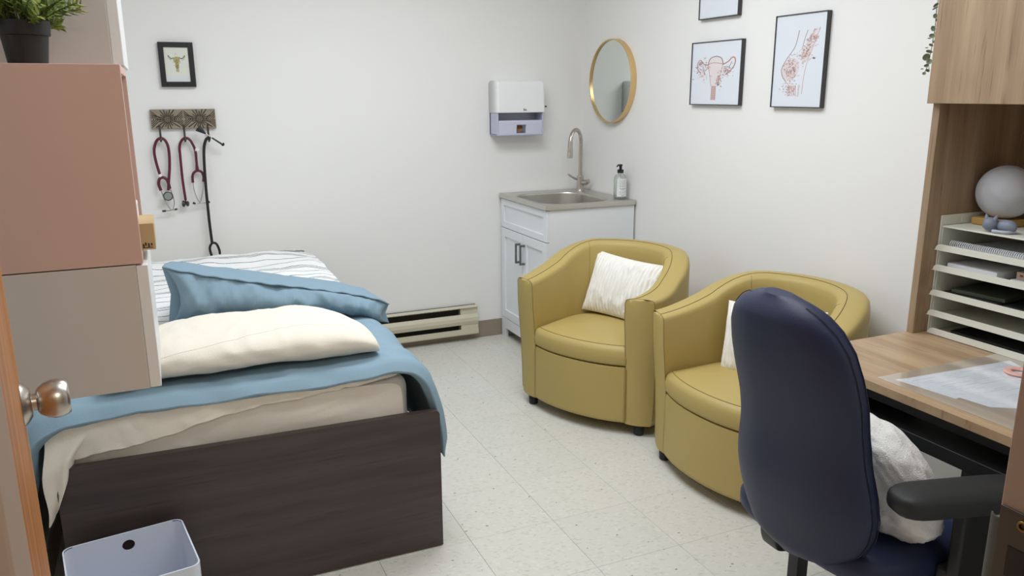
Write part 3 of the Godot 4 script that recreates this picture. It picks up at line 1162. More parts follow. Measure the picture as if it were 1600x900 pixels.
func wall_cabinets() -> void:
	cube_cabinet("open pink cube cabinet on the wall with a black potted plant on top", -2.398, 1.132, 1.483, 2.35, 2.70, M.pink_paint, false, null)
	cube_cabinet("pale grey wall cabinet hung directly under the pink cube", -2.391, 0.892, 1.130, 2.35, 2.70, M.grey_paint, true, M.white_gloss)
	cube_cabinet("pale grey wall cabinet hung above and behind the pink cube", -2.396, 1.486, 1.836, 2.13, 2.48, M.grey_paint, true, M.white_gloss)
	# cardboard carton in the pink cube, sticking out a little
	var t := thing("carton", "small brown cardboard carton sticking out of the pink cube cabinet", "box", Vector3(-2.47, 1.148, 2.59))
	var g := G.new()
	g.rspan(Vector3(-0.11, 0, -0.06), Vector3(0.096, 0.050, 0.06), 0.0015)
	part(t, "body", g, M.cardboard)
	g = G.new()
	for k in [[0.075, 0.008, 0.012], [0.079, 0.011, 0.010], [0.084, 0.009, 0.012], [0.089, 0.010, 0.008]]:
		g.cube(Vector3(k[0], k[1], 0.0603), Vector3(0.0028, k[2] * 0.6, 0.0004))
	g.cube(Vector3(0.082, 0.0045, 0.0603), Vector3(0.018, 0.0014, 0.0004))
	part(t, "printed_mark", g, M.cardboard_dark)
	g = G.new()
	g.rspan(Vector3(-0.03, 0, -0.05), Vector3(0.055, 0.03, 0.03), 0.002)
	solo("small_box", g, M.white_gloss, "small white box on top of the cardboard carton", "box", Vector3(-2.455, 1.199, 2.58))
	# artificial plant in a black pot
	var pot := thing("potted_plant", "bushy green artificial plant in a black pot on the pink cube cabinet", "plant", Vector3(-2.545, 1.4835, 2.605))
	g = G.new()
	g.lathe([Vector2(0.0, 0.0), Vector2(0.031, 0.0), Vector2(0.031, 0.0), Vector2(0.037, 0.048), Vector2(0.037, 0.048), Vector2(0.0405, 0.049), Vector2(0.0405, 0.049), Vector2(0.042, 0.073), Vector2(0.042, 0.073), Vector2(0.038, 0.073), Vector2(0.038, 0.073), Vector2(0.036, 0.062)], 36)
	part(pot, "pot", g, M.pot_black)
	g = G.new()
	g.lathe([Vector2(0.0, 0.066), Vector2(0.02, 0.065), Vector2(0.0368, 0.062)], 24)
	part(pot, "soil", g, M.soil)
	var stems := G.new()
	var lv := [G.new(), G.new(), G.new()]
	for k in 74:
		var a := rng.randf() * TAU
		var tilt := rng.randf_range(0.05, 1.28)
		var l := rng.randf_range(0.075, 0.115) * (1.0 if tilt > 0.5 else 1.15)
		var base := Vector3(cos(a), 0, sin(a)) * rng.randf_range(0.004, 0.03) + Vector3(0, 0.062, 0)
		var dir := Vector3(cos(a) * sin(tilt), cos(tilt), sin(a) * sin(tilt))
		var bend := Vector3(0, -0.018 if tilt > 0.9 else 0.015, 0)
		var pts := []
		for i in 7:
			var q := i / 6.0
			pts.append(base + dir * l * q + bend * q * q)
		stems.tube(pts, 0.0011, 4, false)
		for i in 30:
			var q := 0.28 + 0.74 * i / 30.0
			var p := base + dir * l * q + bend * q * q
			var ra := i * 2.4 + a
			var side := dir.cross(Vector3(cos(ra), 0.3, sin(ra))).normalized()
			var tipd := (side + dir * 0.75).normalized()
			var ll := rng.randf_range(0.013, 0.021)
			var wd := tipd.cross(dir).normalized() * rng.randf_range(0.0019, 0.0029)
			var gg: G = lv[0 if i < 20 else 2] if rng.randf() < 0.62 else lv[1]
			var nn := wd.cross(tipd).normalized()
			var tip := p + tipd * ll + Vector3(0, 0.002, 0)
			var m1 := p + tipd * ll * 0.45
			gg.flat([p, m1 + wd, tip, m1 - wd], nn)
			gg.flat([p - nn * 0.0004, m1 + wd - nn * 0.0004, tip - nn * 0.0004, m1 - wd - nn * 0.0004], -nn)
	part(pot, "stems", stems, M.stem_green)
	for k in 3:
		var f := part(pot, "foliage", lv[k], M[["leaf_a", "leaf_b", "leaf_c"][k]])
		f.set_meta("kind", "stuff")

# ---------------------------------------------------------------- hook board and what hangs on it
func cr(x: float, y: float, z := 0.030) -> Vector3:
	return on_z(220.0 + x / 5.627, 190.0 + y / 5.627, z)

func path_of(l: Array, z := 0.030) -> Array:
	var out := []
	for p in l:
		out.append(cr(p[0], p[1], z if p.size() < 3 else p[2]))
	return out

func wall_hooks() -> void:
	# carved board
	var im := Image.create(512, 160, false, Image.FORMAT_RGB8)
	im.fill(rgb(150, 137, 118))
	for k in 900:
		var p := Vector2(rng.randf() * 512, rng.randf() * 160)
		stroke(im, p, p + Vector2(rng.randf_range(6, 40), rng.randf_range(-2, 2)), 1.0, Color(0.42, 0.37, 0.31, 0.35) if rng.randf() < 0.6 else Color(0.72, 0.67, 0.59, 0.4))
	var dk := Color(0.23, 0.20, 0.17, 0.9)
	for c in [Vector2(128, 80), Vector2(384, 80)]:
		for k in 20:
			var a := TAU * k / 20
			var r1 := 20.0 + (k % 2) * 10.0
			var r2 := 62.0 + (k % 3) * 26.0
			var d := Vector2(cos(a), sin(a))
			stroke(im, c + d * r1, c + d * r2, 4.5, dk)
		blob(im, c, 13, 13, 0, dk)
		blob(im, c, 7, 7, 0, rgb(150, 120, 96))
	for c in [Vector2(0, 80), Vector2(256, 80), Vector2(512, 80)]:
		for r in [22.0, 40.0, 58.0, 76.0]:
			for s in [[1, 1], [1, -1], [-1, 1], [-1, -1]]:
				stroke(im, c + Vector2(r * s[0], 3 * s[1]), c + Vector2(6 * s[0], (r - 2) * 0.9 * s[1]), 3.2, dk)
	var bm := printed("carved_board", im, 0.85)
	bm.heightmap_enabled = true
	bm.heightmap_texture = bm.albedo_texture
	bm.heightmap_scale = 0.4
	mat("old_wood", rgb(126, 112, 94), 0.9)
	var a0 := Vector2(-2.3672, 1.2681)
	var a1 := Vector2(-2.0738, 1.3604)
	var t := thing("hook_board", "carved weathered wooden board with three grey hooks on the wall", "hook board", Vector3((a0.x + a1.x) / 2, a0.y, 0.0))
	var o := -t.position
	var g := G.new()
	g.rspan(o + Vector3(a0.x, a0.y, 0.0), o + Vector3(a1.x, a1.y, 0.0195), 0.002)
	part(t, "board", g, M.old_wood)
	g = G.new()
	g.quad_uv(o + Vector3(a0.x + 0.001, a1.y - 0.001, 0.0199), o + Vector3(a1.x - 0.001, a1.y - 0.001, 0.0199), o + Vector3(a1.x - 0.001, a0.y + 0.001, 0.0199), o + Vector3(a0.x + 0.001, a0.y + 0.001, 0.0199), Vector3(0, 0, 1))
	part(t, "carved_face", g, bm, "carved rosettes and diamonds")
	for px in [175.0, 388.0, 598.0]:
		var p := cr(px, 140.0, 0.03)
		g = G.new()
		var top := Vector3(p.x, a0.y + 0.020, 0.0215)
		g.tube(smooth_path([o + top, o + Vector3(p.x, a0.y - 0.004, 0.0225), o + Vector3(p.x, p.y - 0.012, 0.024), o + Vector3(p.x, p.y - 0.018, 0.034), o + Vector3(p.x, p.y - 0.010, 0.046)], 5), 0.0046, 8)
		g.lathe([Vector2(0, -0.004), Vector2(0.007, -0.002), Vector2(0.007, 0.002), Vector2(0, 0.004)], 12, Transform3D(Basis(Vector3.RIGHT, PI / 2), o + Vector3(p.x, p.y - 0.009, 0.047)))
		part(t, "hook", g, M.dark_metal)
	# first burgundy stethoscope, folded so that the chest piece hangs over the ear tubes
	var s := thing("stethoscope", "burgundy stethoscope with a round chest piece over its ear tubes, on the first hook", "stethoscope", Vector3.ZERO, 0.0, "")
	g = G.new()
	g.tube(smooth_path(path_of([[242, 605], [246, 520], [253, 400], [250, 290], [238, 215], [213, 165], [178, 146], [142, 165], [121, 220], [119, 280], [138, 370], [166, 462], [176, 492]]), 5), 0.0066, 8)
	part(s, "tubing", g, M.burgundy)
	g = G.new()
	g.tube(smooth_path(path_of([[178, 606], [158, 555], [160, 515], [178, 494], [205, 494], [235, 520], [256, 590]], 0.033), 5), 0.0072, 8)
	part(s, "yoke", g, M.burgundy)
	g = G.new()
	g.tube(smooth_path(path_of([[178, 606], [210, 690], [245, 750], [275, 778], [318, 769]], 0.032), 5), 0.0028, 6)
	g.tube(smooth_path(path_of([[258, 590], [284, 660], [294, 720], [283, 768], [262, 780], [195, 788]], 0.036), 5), 0.0028, 6)
	part(s, "ear_tubes", g, M.chrome)
	for q in [[[298, 774], [322, 768]], [[222, 785], [188, 788]]]:
		g = G.new()
		g.tube(path_of(q, 0.034), [0.0052, 0.0046], 8)
		part(s, "ear_tip", g, M.dark_metal)
	g = G.new()
	var cp := Transform3D(Basis(Vector3.RIGHT, PI / 2), cr(240, 655, 0.044))
	g.lathe([Vector2(0.0, -0.007), Vector2(0.019, -0.007), Vector2(0.0225, -0.004), Vector2(0.0225, 0.004), Vector2(0.0225, 0.004), Vector2(0.0205, 0.006), Vector2(0.0178, 0.0055)], 28, cp)
	var ch := part(s, "chest_piece", g, M.dark_metal)
	g = G.new()
	g.lathe([Vector2(0.0, 0.0045), Vector2(0.006, 0.0045), Vector2(0.006, 0.0045), Vector2(0.0065, 0.0052), Vector2(0.009, 0.0052), Vector2(0.0095, 0.0045), Vector2(0.018, 0.0047)], 28, cp)
	part(ch, "membrane", g, M.chest_face)
	g = G.new()
	g.tube(path_of([[167, 462], [176, 488]], 0.030), 0.0085, 10)
	part(s, "name_tag", g, M.tag_white, "white tag")
	# second burgundy stethoscope
	s = thing("stethoscope", "burgundy stethoscope hanging open on the middle hook, tube hanging beside its ear tubes", "stethoscope")
	g = G.new()
	g.tube(smooth_path(path_of([[394, 690], [366, 500], [346, 300], [341, 225], [355, 172], [390, 144], [430, 160], [465, 218], [482, 272], [490, 360], [497, 425]]), 5), 0.0062, 8)
	part(s, "tubing", g, M.burgundy)
	g = G.new()
	g.tube(smooth_path(path_of([[458, 537], [455, 480], [468, 448], [497, 432], [533, 442], [551, 480], [550, 528]], 0.031), 5), 0.0062, 8)
	g.tube(path_of([[491, 375], [497, 432]], 0.031), [0.006, 0.0095], 8)
	part(s, "yoke", g, M.burgundy)
	g = G.new()
	g.tube(smooth_path(path_of([[459, 537], [468, 600], [492, 670], [520, 712], [545, 716], [598, 707]], 0.031), 5), 0.0026, 6)
	g.tube(smooth_path(path_of([[550, 528], [546, 600], [532, 680], [516, 714], [500, 721], [468, 717]], 0.036), 5), 0.0026, 6)
	part(s, "ear_tubes", g, M.chrome)
	for q in [[[482, 722], [458, 714]], [[585, 711], [606, 704]]]:
		g = G.new()
		g.tube(path_of(q, 0.035), [0.0042, 0.0062], 8)
		part(s, "ear_tip", g, M.black_rubber)
	g = G.new()
	g.tube(path_of([[394, 688], [396, 712]], 0.030), 0.0035, 8)
	g.lathe([Vector2(0.0, -0.012), Vector2(0.0125, -0.012), Vector2(0.0135, -0.008), Vector2(0.006, -0.002), Vector2(0.006, 0.002), Vector2(0.0155, 0.008), Vector2(0.0165, 0.012), Vector2(0.0, 0.0125)], 24, Transform3D(Basis(Vector3(0, 0, 1), PI / 2).rotated(Vector3.UP, -0.5), cr(396, 722, 0.032)))
	part(s, "chest_piece", g, M.dark_metal)
	g = G.new()
	g.tube(path_of([[478, 247], [486, 249]], 0.0305), 0.009, 10)
	g.cube(cr(494, 246, 0.032), Vector3(0.022, 0.012, 0.002))
	part(s, "name_tag", g, M.tag_white, "white tag")
	# long black stethoscope
	s = thing("stethoscope", "long black stethoscope hanging straight down from the third hook to the bed", "stethoscope")
	var long := path_of([[612, 150], [596, 142], [572, 162], [556, 230], [557, 350], [570, 550], [588, 740], [605, 900]], 0.046)
	long.append(on_z(331.5, 380, 0.046))
	g = G.new()
	g.tube(smooth_path(long, 6), 0.0070, 8)
	part(s, "tubing", g, M.black_rubber)
	g = G.new()
	g.tube(smooth_path([on_z(331.2, 401, 0.046), on_z(327.8, 388, 0.046), on_z(331.5, 380, 0.046), on_z(338, 381, 0.046), on_z(342.5, 390, 0.046), on_z(343.6, 397, 0.046)], 5), 0.0062, 8)
	part(s, "yoke", g, M.black_rubber)
	g = G.new()
	g.tube(smooth_path([on_z(331.2, 401, 0.046), on_z(333.4, 412, 0.046), on_z(336.5, 428, 0.046)], 4), 0.0026, 6)
	g.tube(smooth_path([on_z(343.6, 397, 0.046), on_z(345.6, 410, 0.046), on_z(342.5, 428, 0.046)], 4), 0.0026, 6)
	part(s, "ear_tubes", g, M.chrome)
	# reflex hammer resting across the third hook
	s = thing("reflex_hammer", "small black reflex hammer with a triangular head across the third hook", "hammer")
	g = G.new()
	g.tube(path_of([[560, 100], [715, 200]], 0.060), 0.0026, 8)
	part(s, "handle", g, M.chrome)
	g = G.new()
	g.tube(path_of([[625, 142], [712, 198]], 0.060), [0.0036, 0.0046], 8)
	part(s, "grip", g, M.black_rubber)
	g = G.new()
	var ha := cr(572, 108, 0.060)
	var hb := cr(498, 55, 0.060)
	var hd := (hb - ha).normalized()
	var hs := hd.cross(Vector3(0, 0, 1)).normalized()
	var tri_rows := []
	for k in [[0.0, 0.003], [0.1, 0.0045], [0.92, 0.0165], [1.0, 0.0155]]:
		var c: Vector3 = ha.lerp(hb, k[0])
		var ring := PackedVector3Array()
		for j in 16:
			var an := TAU * j / 16
			ring.append(c + hs * cos(an) * k[1] + Vector3(0, 0, 1) * sin(an) * minf(k[1], 0.0055))
		tri_rows.append(ring)
	g.loft(tri_rows)
	part(s, "head", g, M.black_rubber)
	g = G.new()
	var he := cr(722, 200, 0.060)
	g.lathe([Vector2(0, -0.004), Vector2(0.008, -0.004), Vector2(0.0095, 0.0), Vector2(0.006, 0.006), Vector2(0.0, 0.008)], 20, Transform3D(Basis(hd.cross(hs), -hd, hs), he))
	part(s, "end_cap", g, M.black_rubber)

# ---------------------------------------------------------------- heater
func heater() -> void:
	var xr := -0.715
	var xl := -2.215
	var t := thing("baseboard_heater", "long cream electric baseboard heater low on the wall beside the sink cabinet", "heater", Vector3((xl + xr) / 2, 0.04, 0.0))
	var o := -t.position
	var g := G.new()
	g.rspan(o + Vector3(xl, 0.042, 0.006), o + Vector3(xr, 0.213, 0.012), 0.001)
	part(t, "back_plate", g, M.heater_dark)
	# folded sheet: top hood
	g = G.new()
	var hood := PackedVector2Array([Vector2(0.006, 0.211), Vector2(0.060, 0.2095), Vector2(0.060, 0.2065), Vector2(0.012, 0.2085), Vector2(0.012, 0.19), Vector2(0.006, 0.19)])
	var xf := Transform3D(Basis(Vector3(0, 0, 1), Vector3.UP, Vector3(-1, 0, 0)), o + Vector3(xr, 0, 0))
	g.prism(hood, 0.0, xr - xl, xf)
	part(t, "top_hood", g, M.heater_beige)
	g = G.new()
	var pan := PackedVector2Array([Vector2(0.052, 0.168), Vector2(0.066, 0.148), Vector2(0.068, 0.128), Vector2(0.060, 0.106), Vector2(0.057, 0.1065), Vector2(0.0645, 0.128), Vector2(0.0625, 0.147), Vector2(0.049, 0.1665)])
	g.prism(pan, 0.002, xr - xl - 0.002, xf)
	part(t, "front_panel", g, M.heater_beige)
	g = G.new()
	var low := PackedVector2Array([Vector2(0.012, 0.043), Vector2(0.058, 0.043), Vector2(0.061, 0.050), Vector2(0.061, 0.079), Vector2(0.058, 0.079), Vector2(0.058, 0.051), Vector2(0.012, 0.047)])
	g.prism(low, 0.0, xr - xl, xf)
	part(t, "bottom_lip", g, M.heater_beige)
	# blank end sections
	for q in [[xr - 0.108, xr], [xl, xl + 0.108]]:
		g = G.new()
		var cap := PackedVector2Array([Vector2(0.012, 0.047), Vector2(0.0575, 0.047), Vector2(0.057, 0.108), Vector2(0.0635, 0.128), Vector2(0.0615, 0.147), Vector2(0.049, 0.166), Vector2(0.049, 0.204), Vector2(0.012, 0.206)])
		g.prism(cap, xr - q[1] + 0.001, xr - q[0], xf)
		part(t, "end_section", g, M.heater_beige)
	# heating element fins
	g = G.new()
	g.tube([o + Vector3(xl + 0.12, 0.125, 0.032), o + Vector3(xr - 0.115, 0.125, 0.032)], 0.007, 8)
	var x := xl + 0.13
	while x < xr - 0.12:
		g.cube(o + Vector3(x, 0.125, 0.032), Vector3(0.0006, 0.055, 0.034))
		x += 0.012
	part(t, "fin_element", g, M.heater_dark)

# ---------------------------------------------------------------- sink corner
func shaker(o: Node3D, called: String, a: Vector3, b: Vector3, frame: float) -> MeshInstance3D:
	# front facing -x: rails and stiles round a sunk panel; a is the low corner at the back, b the high corner at the front
	var g := G.new()
	var xf := minf(a.x, b.x)
	var xb := maxf(a.x, b.x)
	var z0 := minf(a.z, b.z)
	var z1 := maxf(a.z, b.z)
	g.rspan(Vector3(xf, a.y, z0), Vector3(xb, b.y, z0 + frame), 0.0015)
	g.rspan(Vector3(xf, a.y, z1 - frame), Vector3(xb, b.y, z1), 0.0015)
	g.rspan(Vector3(xf, a.y, z0 + frame - 0.001), Vector3(xb, a.y + frame, z1 - frame + 0.001), 0.0015)
	g.rspan(Vector3(xf, b.y - frame, z0 + frame - 0.001), Vector3(xb, b.y, z1 - frame + 0.001), 0.0015)
	g.span(Vector3(xf + 0.009, a.y + frame - 0.002, z0 + frame - 0.002), Vector3(xb, b.y - frame + 0.002, z1 - frame + 0.002))
	return part(o, called, g, M.cabinet_white)

func rrect(cx: float, cz: float, hx: float, hz: float, r: float, y: float, n := 16) -> PackedVector3Array:
	var out := PackedVector3Array()
	for q in 4:
		var sx: float = [1, -1, -1, 1][q]
		var sz: float = [1, 1, -1, -1][q]
		for k in n:
			var a := q * PI / 2 + k / float(n - 1) * PI / 2
			out.append(Vector3(cx + sx * (hx - r) + r * cos(a), y, cz + sz * (hz - r) + r * sin(a)))
	return out

func sink_corner() -> void:
	var t := thing("sink_cabinet", "white two-door sink cabinet standing in the corner under the steel sink", "cabinet", Vector3(-0.275, 0, 0.31))
	var o := -t.position
	var g := G.new()
	var zf := 0.612
	var xf := -0.526
	# carcass: sides with cut-out feet
	for z in [0.014, zf - 0.016]:
		g = G.new()
		var poly := PackedVector2Array([Vector2(xf, 0.0), Vector2(xf + 0.05, 0.0), Vector2(xf + 0.065, 0.055), Vector2(-0.09, 0.055), Vector2(-0.075, 0.0), Vector2(-0.012, 0.0), Vector2(-0.012, 0.838), Vector2(xf, 0.838)])
		g.prism(poly, z, z + 0.016, Transform3D(Basis(), o))
		part(t, "side_panel", g, M.cabinet_white)
	g = G.new()
	g.span(o + Vector3(xf + 0.001, 0.09, 0.03), o + Vector3(-0.012, 0.105, zf - 0.016))
	part(t, "bottom_shelf", g, M.cabinet_white)
	g = G.new()
	g.span(o + Vector3(-0.018, 0.105, 0.03), o + Vector3(-0.012, 0.838, zf - 0.016))
	part(t, "back_panel", g, M.cabinet_white)
	# plinth board with feet
	g = G.new()
	var pl := PackedVector2Array([Vector2(0.014, 0.0), Vector2(0.064, 0.0), Vector2(0.072, 0.058), Vector2(zf - 0.072, 0.058), Vector2(zf - 0.064, 0.0), Vector2(zf, 0.0), Vector2(zf, 0.118), Vector2(0.014, 0.118)])
	g.prism(pl, 0.0, 0.018, Transform3D(Basis(Vector3(0, 0, 1), Vector3.UP, Vector3(-1, 0, 0)), o + Vector3(xf, 0, 0)))
	part(t, "plinth", g, M.cabinet_white)
	shaker(t, "drawer_front", o + Vector3(xf, 0.668, 0.014), o + Vector3(xf - 0.018, 0.834, zf), 0.036)
	var zm := (0.014 + zf) / 2
	for q in [[0.014, zm - 0.0015, zm - 0.030], [zm + 0.0015, zf, zm + 0.030]]:
		var d := shaker(t, "door", o + Vector3(xf, 0.122, q[0]), o + Vector3(xf - 0.018, 0.664, q[1]), 0.050)
		g = G.new()
		var hx := xf - 0.018
		g.rspan(o + Vector3(hx - 0.032, 0.498, q[2] - 0.0055), o + Vector3(hx - 0.022, 0.612, q[2] + 0.0055), 0.002)
		g.rspan(o + Vector3(hx - 0.024, 0.498, q[2] - 0.0055), o + Vector3(hx, 0.510, q[2] + 0.0055), 0.002)
		g.rspan(o + Vector3(hx - 0.024, 0.600, q[2] - 0.0055), o + Vector3(hx, 0.612, q[2] + 0.0055), 0.002)
		part(d, "handle", g, M.handle_grey, "grey bar handle")
	# steel sink top: flat rim, drawn basin
	var s := thing("steel_sink", "stainless steel drop-in sink with a rounded basin on the white cabinet", "sink", Vector3(-0.28, 0.84, 0.31))
	o = -s.position
	g = G.new()
	var cx := -0.325
	var cz := 0.352
	var rings := [rrect(-0.282, 0.316, 0.2735, 0.306, 0.004, 0.839), rrect(-0.282, 0.316, 0.2735, 0.306, 0.004, 0.862), rrect(-0.282, 0.316, 0.271, 0.3035, 0.005, 0.8645), rrect(-0.282, 0.316, 0.262, 0.2945, 0.008, 0.8645)]
	for k in rings.size():
		for j in rings[k].size():
			rings[k][j] += o
	g.grid(rings, true)
	var b := [[0.213, 0.243, 0.115, 0.8645], [0.207, 0.237, 0.112, 0.8640], [0.2035, 0.2335, 0.110, 0.8610], [0.201, 0.231, 0.108, 0.852], [0.197, 0.227, 0.104, 0.75], [0.190, 0.220, 0.10, 0.690], [0.165, 0.195, 0.09, 0.668], [0.10, 0.12, 0.07, 0.664], [0.03, 0.03, 0.03, 0.662]]
	var rim := [rings[3]]
	var basin := []
	for q in b:
		var r := rrect(cx, cz, q[0], q[1], q[2], q[3])
		for j in r.size():
			r[j] += o
		basin.append(r)
	rim.append(basin[0])
	var st := g.v.size()
	g.grid(rim, true, false)
	for k in range(st, g.n.size()):
		g.n[k] = Vector3.UP
	var old := g.ix
	g.ix = PackedInt32Array()
	for q in range(0, old.size(), 3):
		g.tri(old[q], old[q + 1], old[q + 2])
	st = g.v.size()
	g.grid(basin, true, false)
	var up := 0.0
	for k in range(st, g.n.size()):
		up += g.n[k].y
	if up < 0.0:
		for k in range(st, g.n.size()):
			g.n[k] = -g.n[k]
		old = g.ix
		g.ix = PackedInt32Array()
		for q in range(0, old.size(), 3):
			g.tri(old[q], old[q + 1], old[q + 2])
	part(s, "basin", g, M.brushed_steel)
	g = G.new()
	g.lathe([Vector2(0.0, 0.0), Vector2(0.028, 0.0), Vector2(0.034, 0.004), Vector2(0.038, 0.003)], 28, Transform3D(Basis(), o + Vector3(cx, 0.661, cz)))
	part(s, "drain", g, M.steel)
	# faucet
	var f := thing("faucet", "brushed nickel gooseneck faucet with a pull-down head on the sink", "faucet", Vector3(-0.070, 0.8645, 0.105), atan2(-0.80, 0.60))
	# local +z points over the basin
	g = G.new()
	g.lathe([Vector2(0.0, 0.0), Vector2(0.026, 0.0), Vector2(0.026, 0.0), Vector2(0.026, 0.004), Vector2(0.0205, 0.007), Vector2(0.0205, 0.085), Vector2(0.0205, 0.085), Vector2(0.0195, 0.088), Vector2(0.0135, 0.09)], 28)
	part(f, "body", g, M.nickel)
	g = G.new()
	var pts := [Vector3(0, 0.085, 0), Vector3(0, 0.18, 0)]
	for k in 15:
		var a := PI - k / 14.0 * PI * 0.97
		pts.append(Vector3(0, 0.285 + 0.072 * sin(a), 0.072 + 0.072 * cos(a)))
	g.tube(pts, 0.0115, 16)
	part(f, "neck", g, M.nickel)
	g = G.new()
	var e: Vector3 = pts[-1]
	g.tube([e + Vector3(0, 0.004, 0), e + Vector3(0, -0.03, 0.002), e + Vector3(0, -0.072, 0.004), e + Vector3(0, -0.092, 0.005)], [0.0132, 0.0142, 0.0165, 0.0158], 18)
	g.box(e + Vector3(0, -0.045, 0.018), Vector3(0.012, 0.022, 0.006), 0.002)
	part(f, "spray_head", g, M.nickel)
	g = G.new()
	g.tube([Vector3(0.012, 0.045, 0), Vector3(0.045, 0.048, 0)], 0.0165, 18)
	g.tube([Vector3(0.040, 0.05, 0), Vector3(0.058, 0.058, 0.004)], 0.0125, 14)
	part(f, "valve", g, M.nickel)
	g = G.new()
	g.tube([Vector3(-0.016, 0.062, 0.004), Vector3(-0.030, 0.075, 0.03), Vector3(-0.048, 0.098, 0.068)], [0.006, 0.0062, 0.0052], 12)
	part(f, "lever", g, M.nickel)
	# soap bottle
	var sb := thing("soap_bottle", "clear pump bottle of hand soap with a black pump on the sink edge", "bottle", Vector3(-0.058, 0.8645, 0.535))
	g = G.new()
	g.lathe([Vector2(0.0, 0.001), Vector2(0.031, 0.001), Vector2(0.0345, 0.004), Vector2(0.035, 0.010), Vector2(0.035, 0.106), Vector2(0.033, 0.118), Vector2(0.026, 0.129), Vector2(0.016, 0.134), Vector2(0.0145, 0.142)], 36)
	g.lathe([Vector2(0.0145, 0.142), Vector2(0.0125, 0.142), Vector2(0.0125, 0.135), Vector2(0.024, 0.1265), Vector2(0.0305, 0.116), Vector2(0.0325, 0.105), Vector2(0.0325, 0.012), Vector2(0.030, 0.006), Vector2(0.0, 0.006)], 36)
	part(sb, "bottle", g, M.bottle_glass)
	var im := Image.create(128, 192, false, Image.FORMAT_RGB8)
	im.fill(rgb(232, 233, 232))
	for y in range(18, 176, 8):
		if y > 96 and y < 132:
			continue
		stroke(im, Vector2(24, y), Vector2(rng.randf_range(80, 108), y), 1.2, Color(0.62, 0.63, 0.64, 0.8))
	stroke(im, Vector2(30, 106), Vector2(98, 106), 4.0, Color(0.55, 0.57, 0.6, 0.7))
	stroke(im, Vector2(44, 120), Vector2(84, 120), 2.5, Color(0.55, 0.57, 0.6, 0.7))
	stroke(im, Vector2(50, 182), Vector2(78, 182), 2.5, Color(0.3, 0.3, 0.32, 0.9))
	var lm := printed("soap_label", im, 0.6)
	g = G.new()
	var rows := []
	for y in [0.112, 0.014]:
		var r := PackedVector3Array()
		for k in 13:
			var a := deg_to_rad(118 + 14) - deg_to_rad(100) * k / 12.0
			a = deg_to_rad(150) - deg_to_rad(105) * k / 12.0
			r.append(Vector3(0.0355 * cos(a), y, 0.0355 * sin(a)))
		rows.append(r)
	g.grid(rows, false, false, false)
	fix_radial(g)
	part(sb, "label", g, lm, "pale label with small grey print")
	g = G.new()
	g.lathe([Vector2(0.0, 0.140), Vector2(0.016, 0.140), Vector2(0.017, 0.142), Vector2(0.017, 0.156), Vector2(0.017, 0.156), Vector2(0.0155, 0.158), Vector2(0.008, 0.159), Vector2(0.008, 0.159), Vector2(0.0075, 0.176), Vector2(0.010, 0.177), Vector2(0.010, 0.186), Vector2(0.0, 0.187)], 24)
	g.tube([Vector3(-0.002, 0.182, 0.002), Vector3(-0.028, 0.184, 0.020), Vector3(-0.040, 0.178, 0.028)], [0.006, 0.0048, 0.0035], 10)
	part(sb, "pump", g, M.black_plastic, "black pump")
	g = G.new()
	g.tube([Vector3(0, 0.012, 0), Vector3(0, 0.14, 0)], 0.003, 8)
	part(sb, "dip_tube", g, M.wire_white)
	# paper towel dispenser
	var d := thing("towel_dispenser", "white paper towel dispenser with a lavender grey tray on the wall above the sink", "dispenser", Vector3(-0.462, 1.195, 0.0))
	g = G.new()
	var dr := []
	for q in [[0.004, 0.148, 0.126, 0.004], [0.02, 0.1485, 0.128, 0.004], [0.10, 0.1485, 0.124, 0.004], [0.158, 0.148, 0.120, 0.004], [0.170, 0.1455, 0.114, 0.004], [0.1765, 0.139, 0.104, 0.004], [0.179, 0.127, 0.09, 0.004]]:
		var ring := PackedVector3Array()
		var hw: float = q[1]
		for k in 9:
			var a := k / 8.0 * PI / 2
			ring.append(Vector3(hw - 0.016 + 0.016 * cos(a), 0.124 + q[0], q[2] - 0.016 + 0.016 * sin(a)))
		for k in 9:
			var a := PI / 2 + k / 8.0 * PI / 2
			ring.append(Vector3(-hw + 0.016 + 0.016 * cos(a), 0.124 + q[0], q[2] - 0.016 + 0.016 * sin(a)))
		ring.append(Vector3(-hw, 0.124 + q[0], 0.0))
		ring.append(Vector3(hw, 0.124 + q[0], 0.0))
		dr.append(ring)
	g.loft(dr)
	part(d, "cover", g, M.white_gloss)
	# tray: side cheeks, rear wall, lower scoop with an opening
	g = G.new()
	g.rspan(Vector3(-0.144, 0.0, 0.0), Vector3(0.144, 0.128, 0.02), 0.003)
	for sgn in [-1.0, 1.0]:
		g.rspan(Vector3(sgn * 0.144, 0.002, 0.0), Vector3(sgn * 0.134, 0.128, 0.112), 0.004)
	g.rspan(Vector3(-0.144, 0.0, 0.018), Vector3(0.144, 0.014, 0.112), 0.005, 2)
	part(d, "housing", g, M.lavender_plastic)
	g = G.new()
	g.box(Vector3(-0.079, 0.044, 0.106), Vector3(0.112, 0.082, 0.016), 0.006, 2, Basis(Vector3.RIGHT, 0.12))
	g.box(Vector3(0.084, 0.044, 0.106), Vector3(0.102, 0.082, 0.016), 0.006, 2, Basis(Vector3.RIGHT, 0.12))
	g.box(Vector3(0.005, 0.072, 0.110), Vector3(0.23, 0.026, 0.016), 0.006, 2, Basis(Vector3.RIGHT, 0.12))
	part(d, "tray", g, M.tray_plastic)
	g = G.new()
	g.sheet([PackedVector3Array([Vector3(-0.02, 0.058, 0.062), Vector3(0.0, 0.058, 0.066), Vector3(0.028, 0.058, 0.062)]), PackedVector3Array([Vector3(-0.02, 0.036, 0.085), Vector3(0.0, 0.034, 0.09), Vector3(0.026, 0.040, 0.085)]), PackedVector3Array([Vector3(-0.02, 0.02, 0.105), Vector3(-0.004, 0.018, 0.11), Vector3(0.02, 0.034, 0.10)])], 0.001)
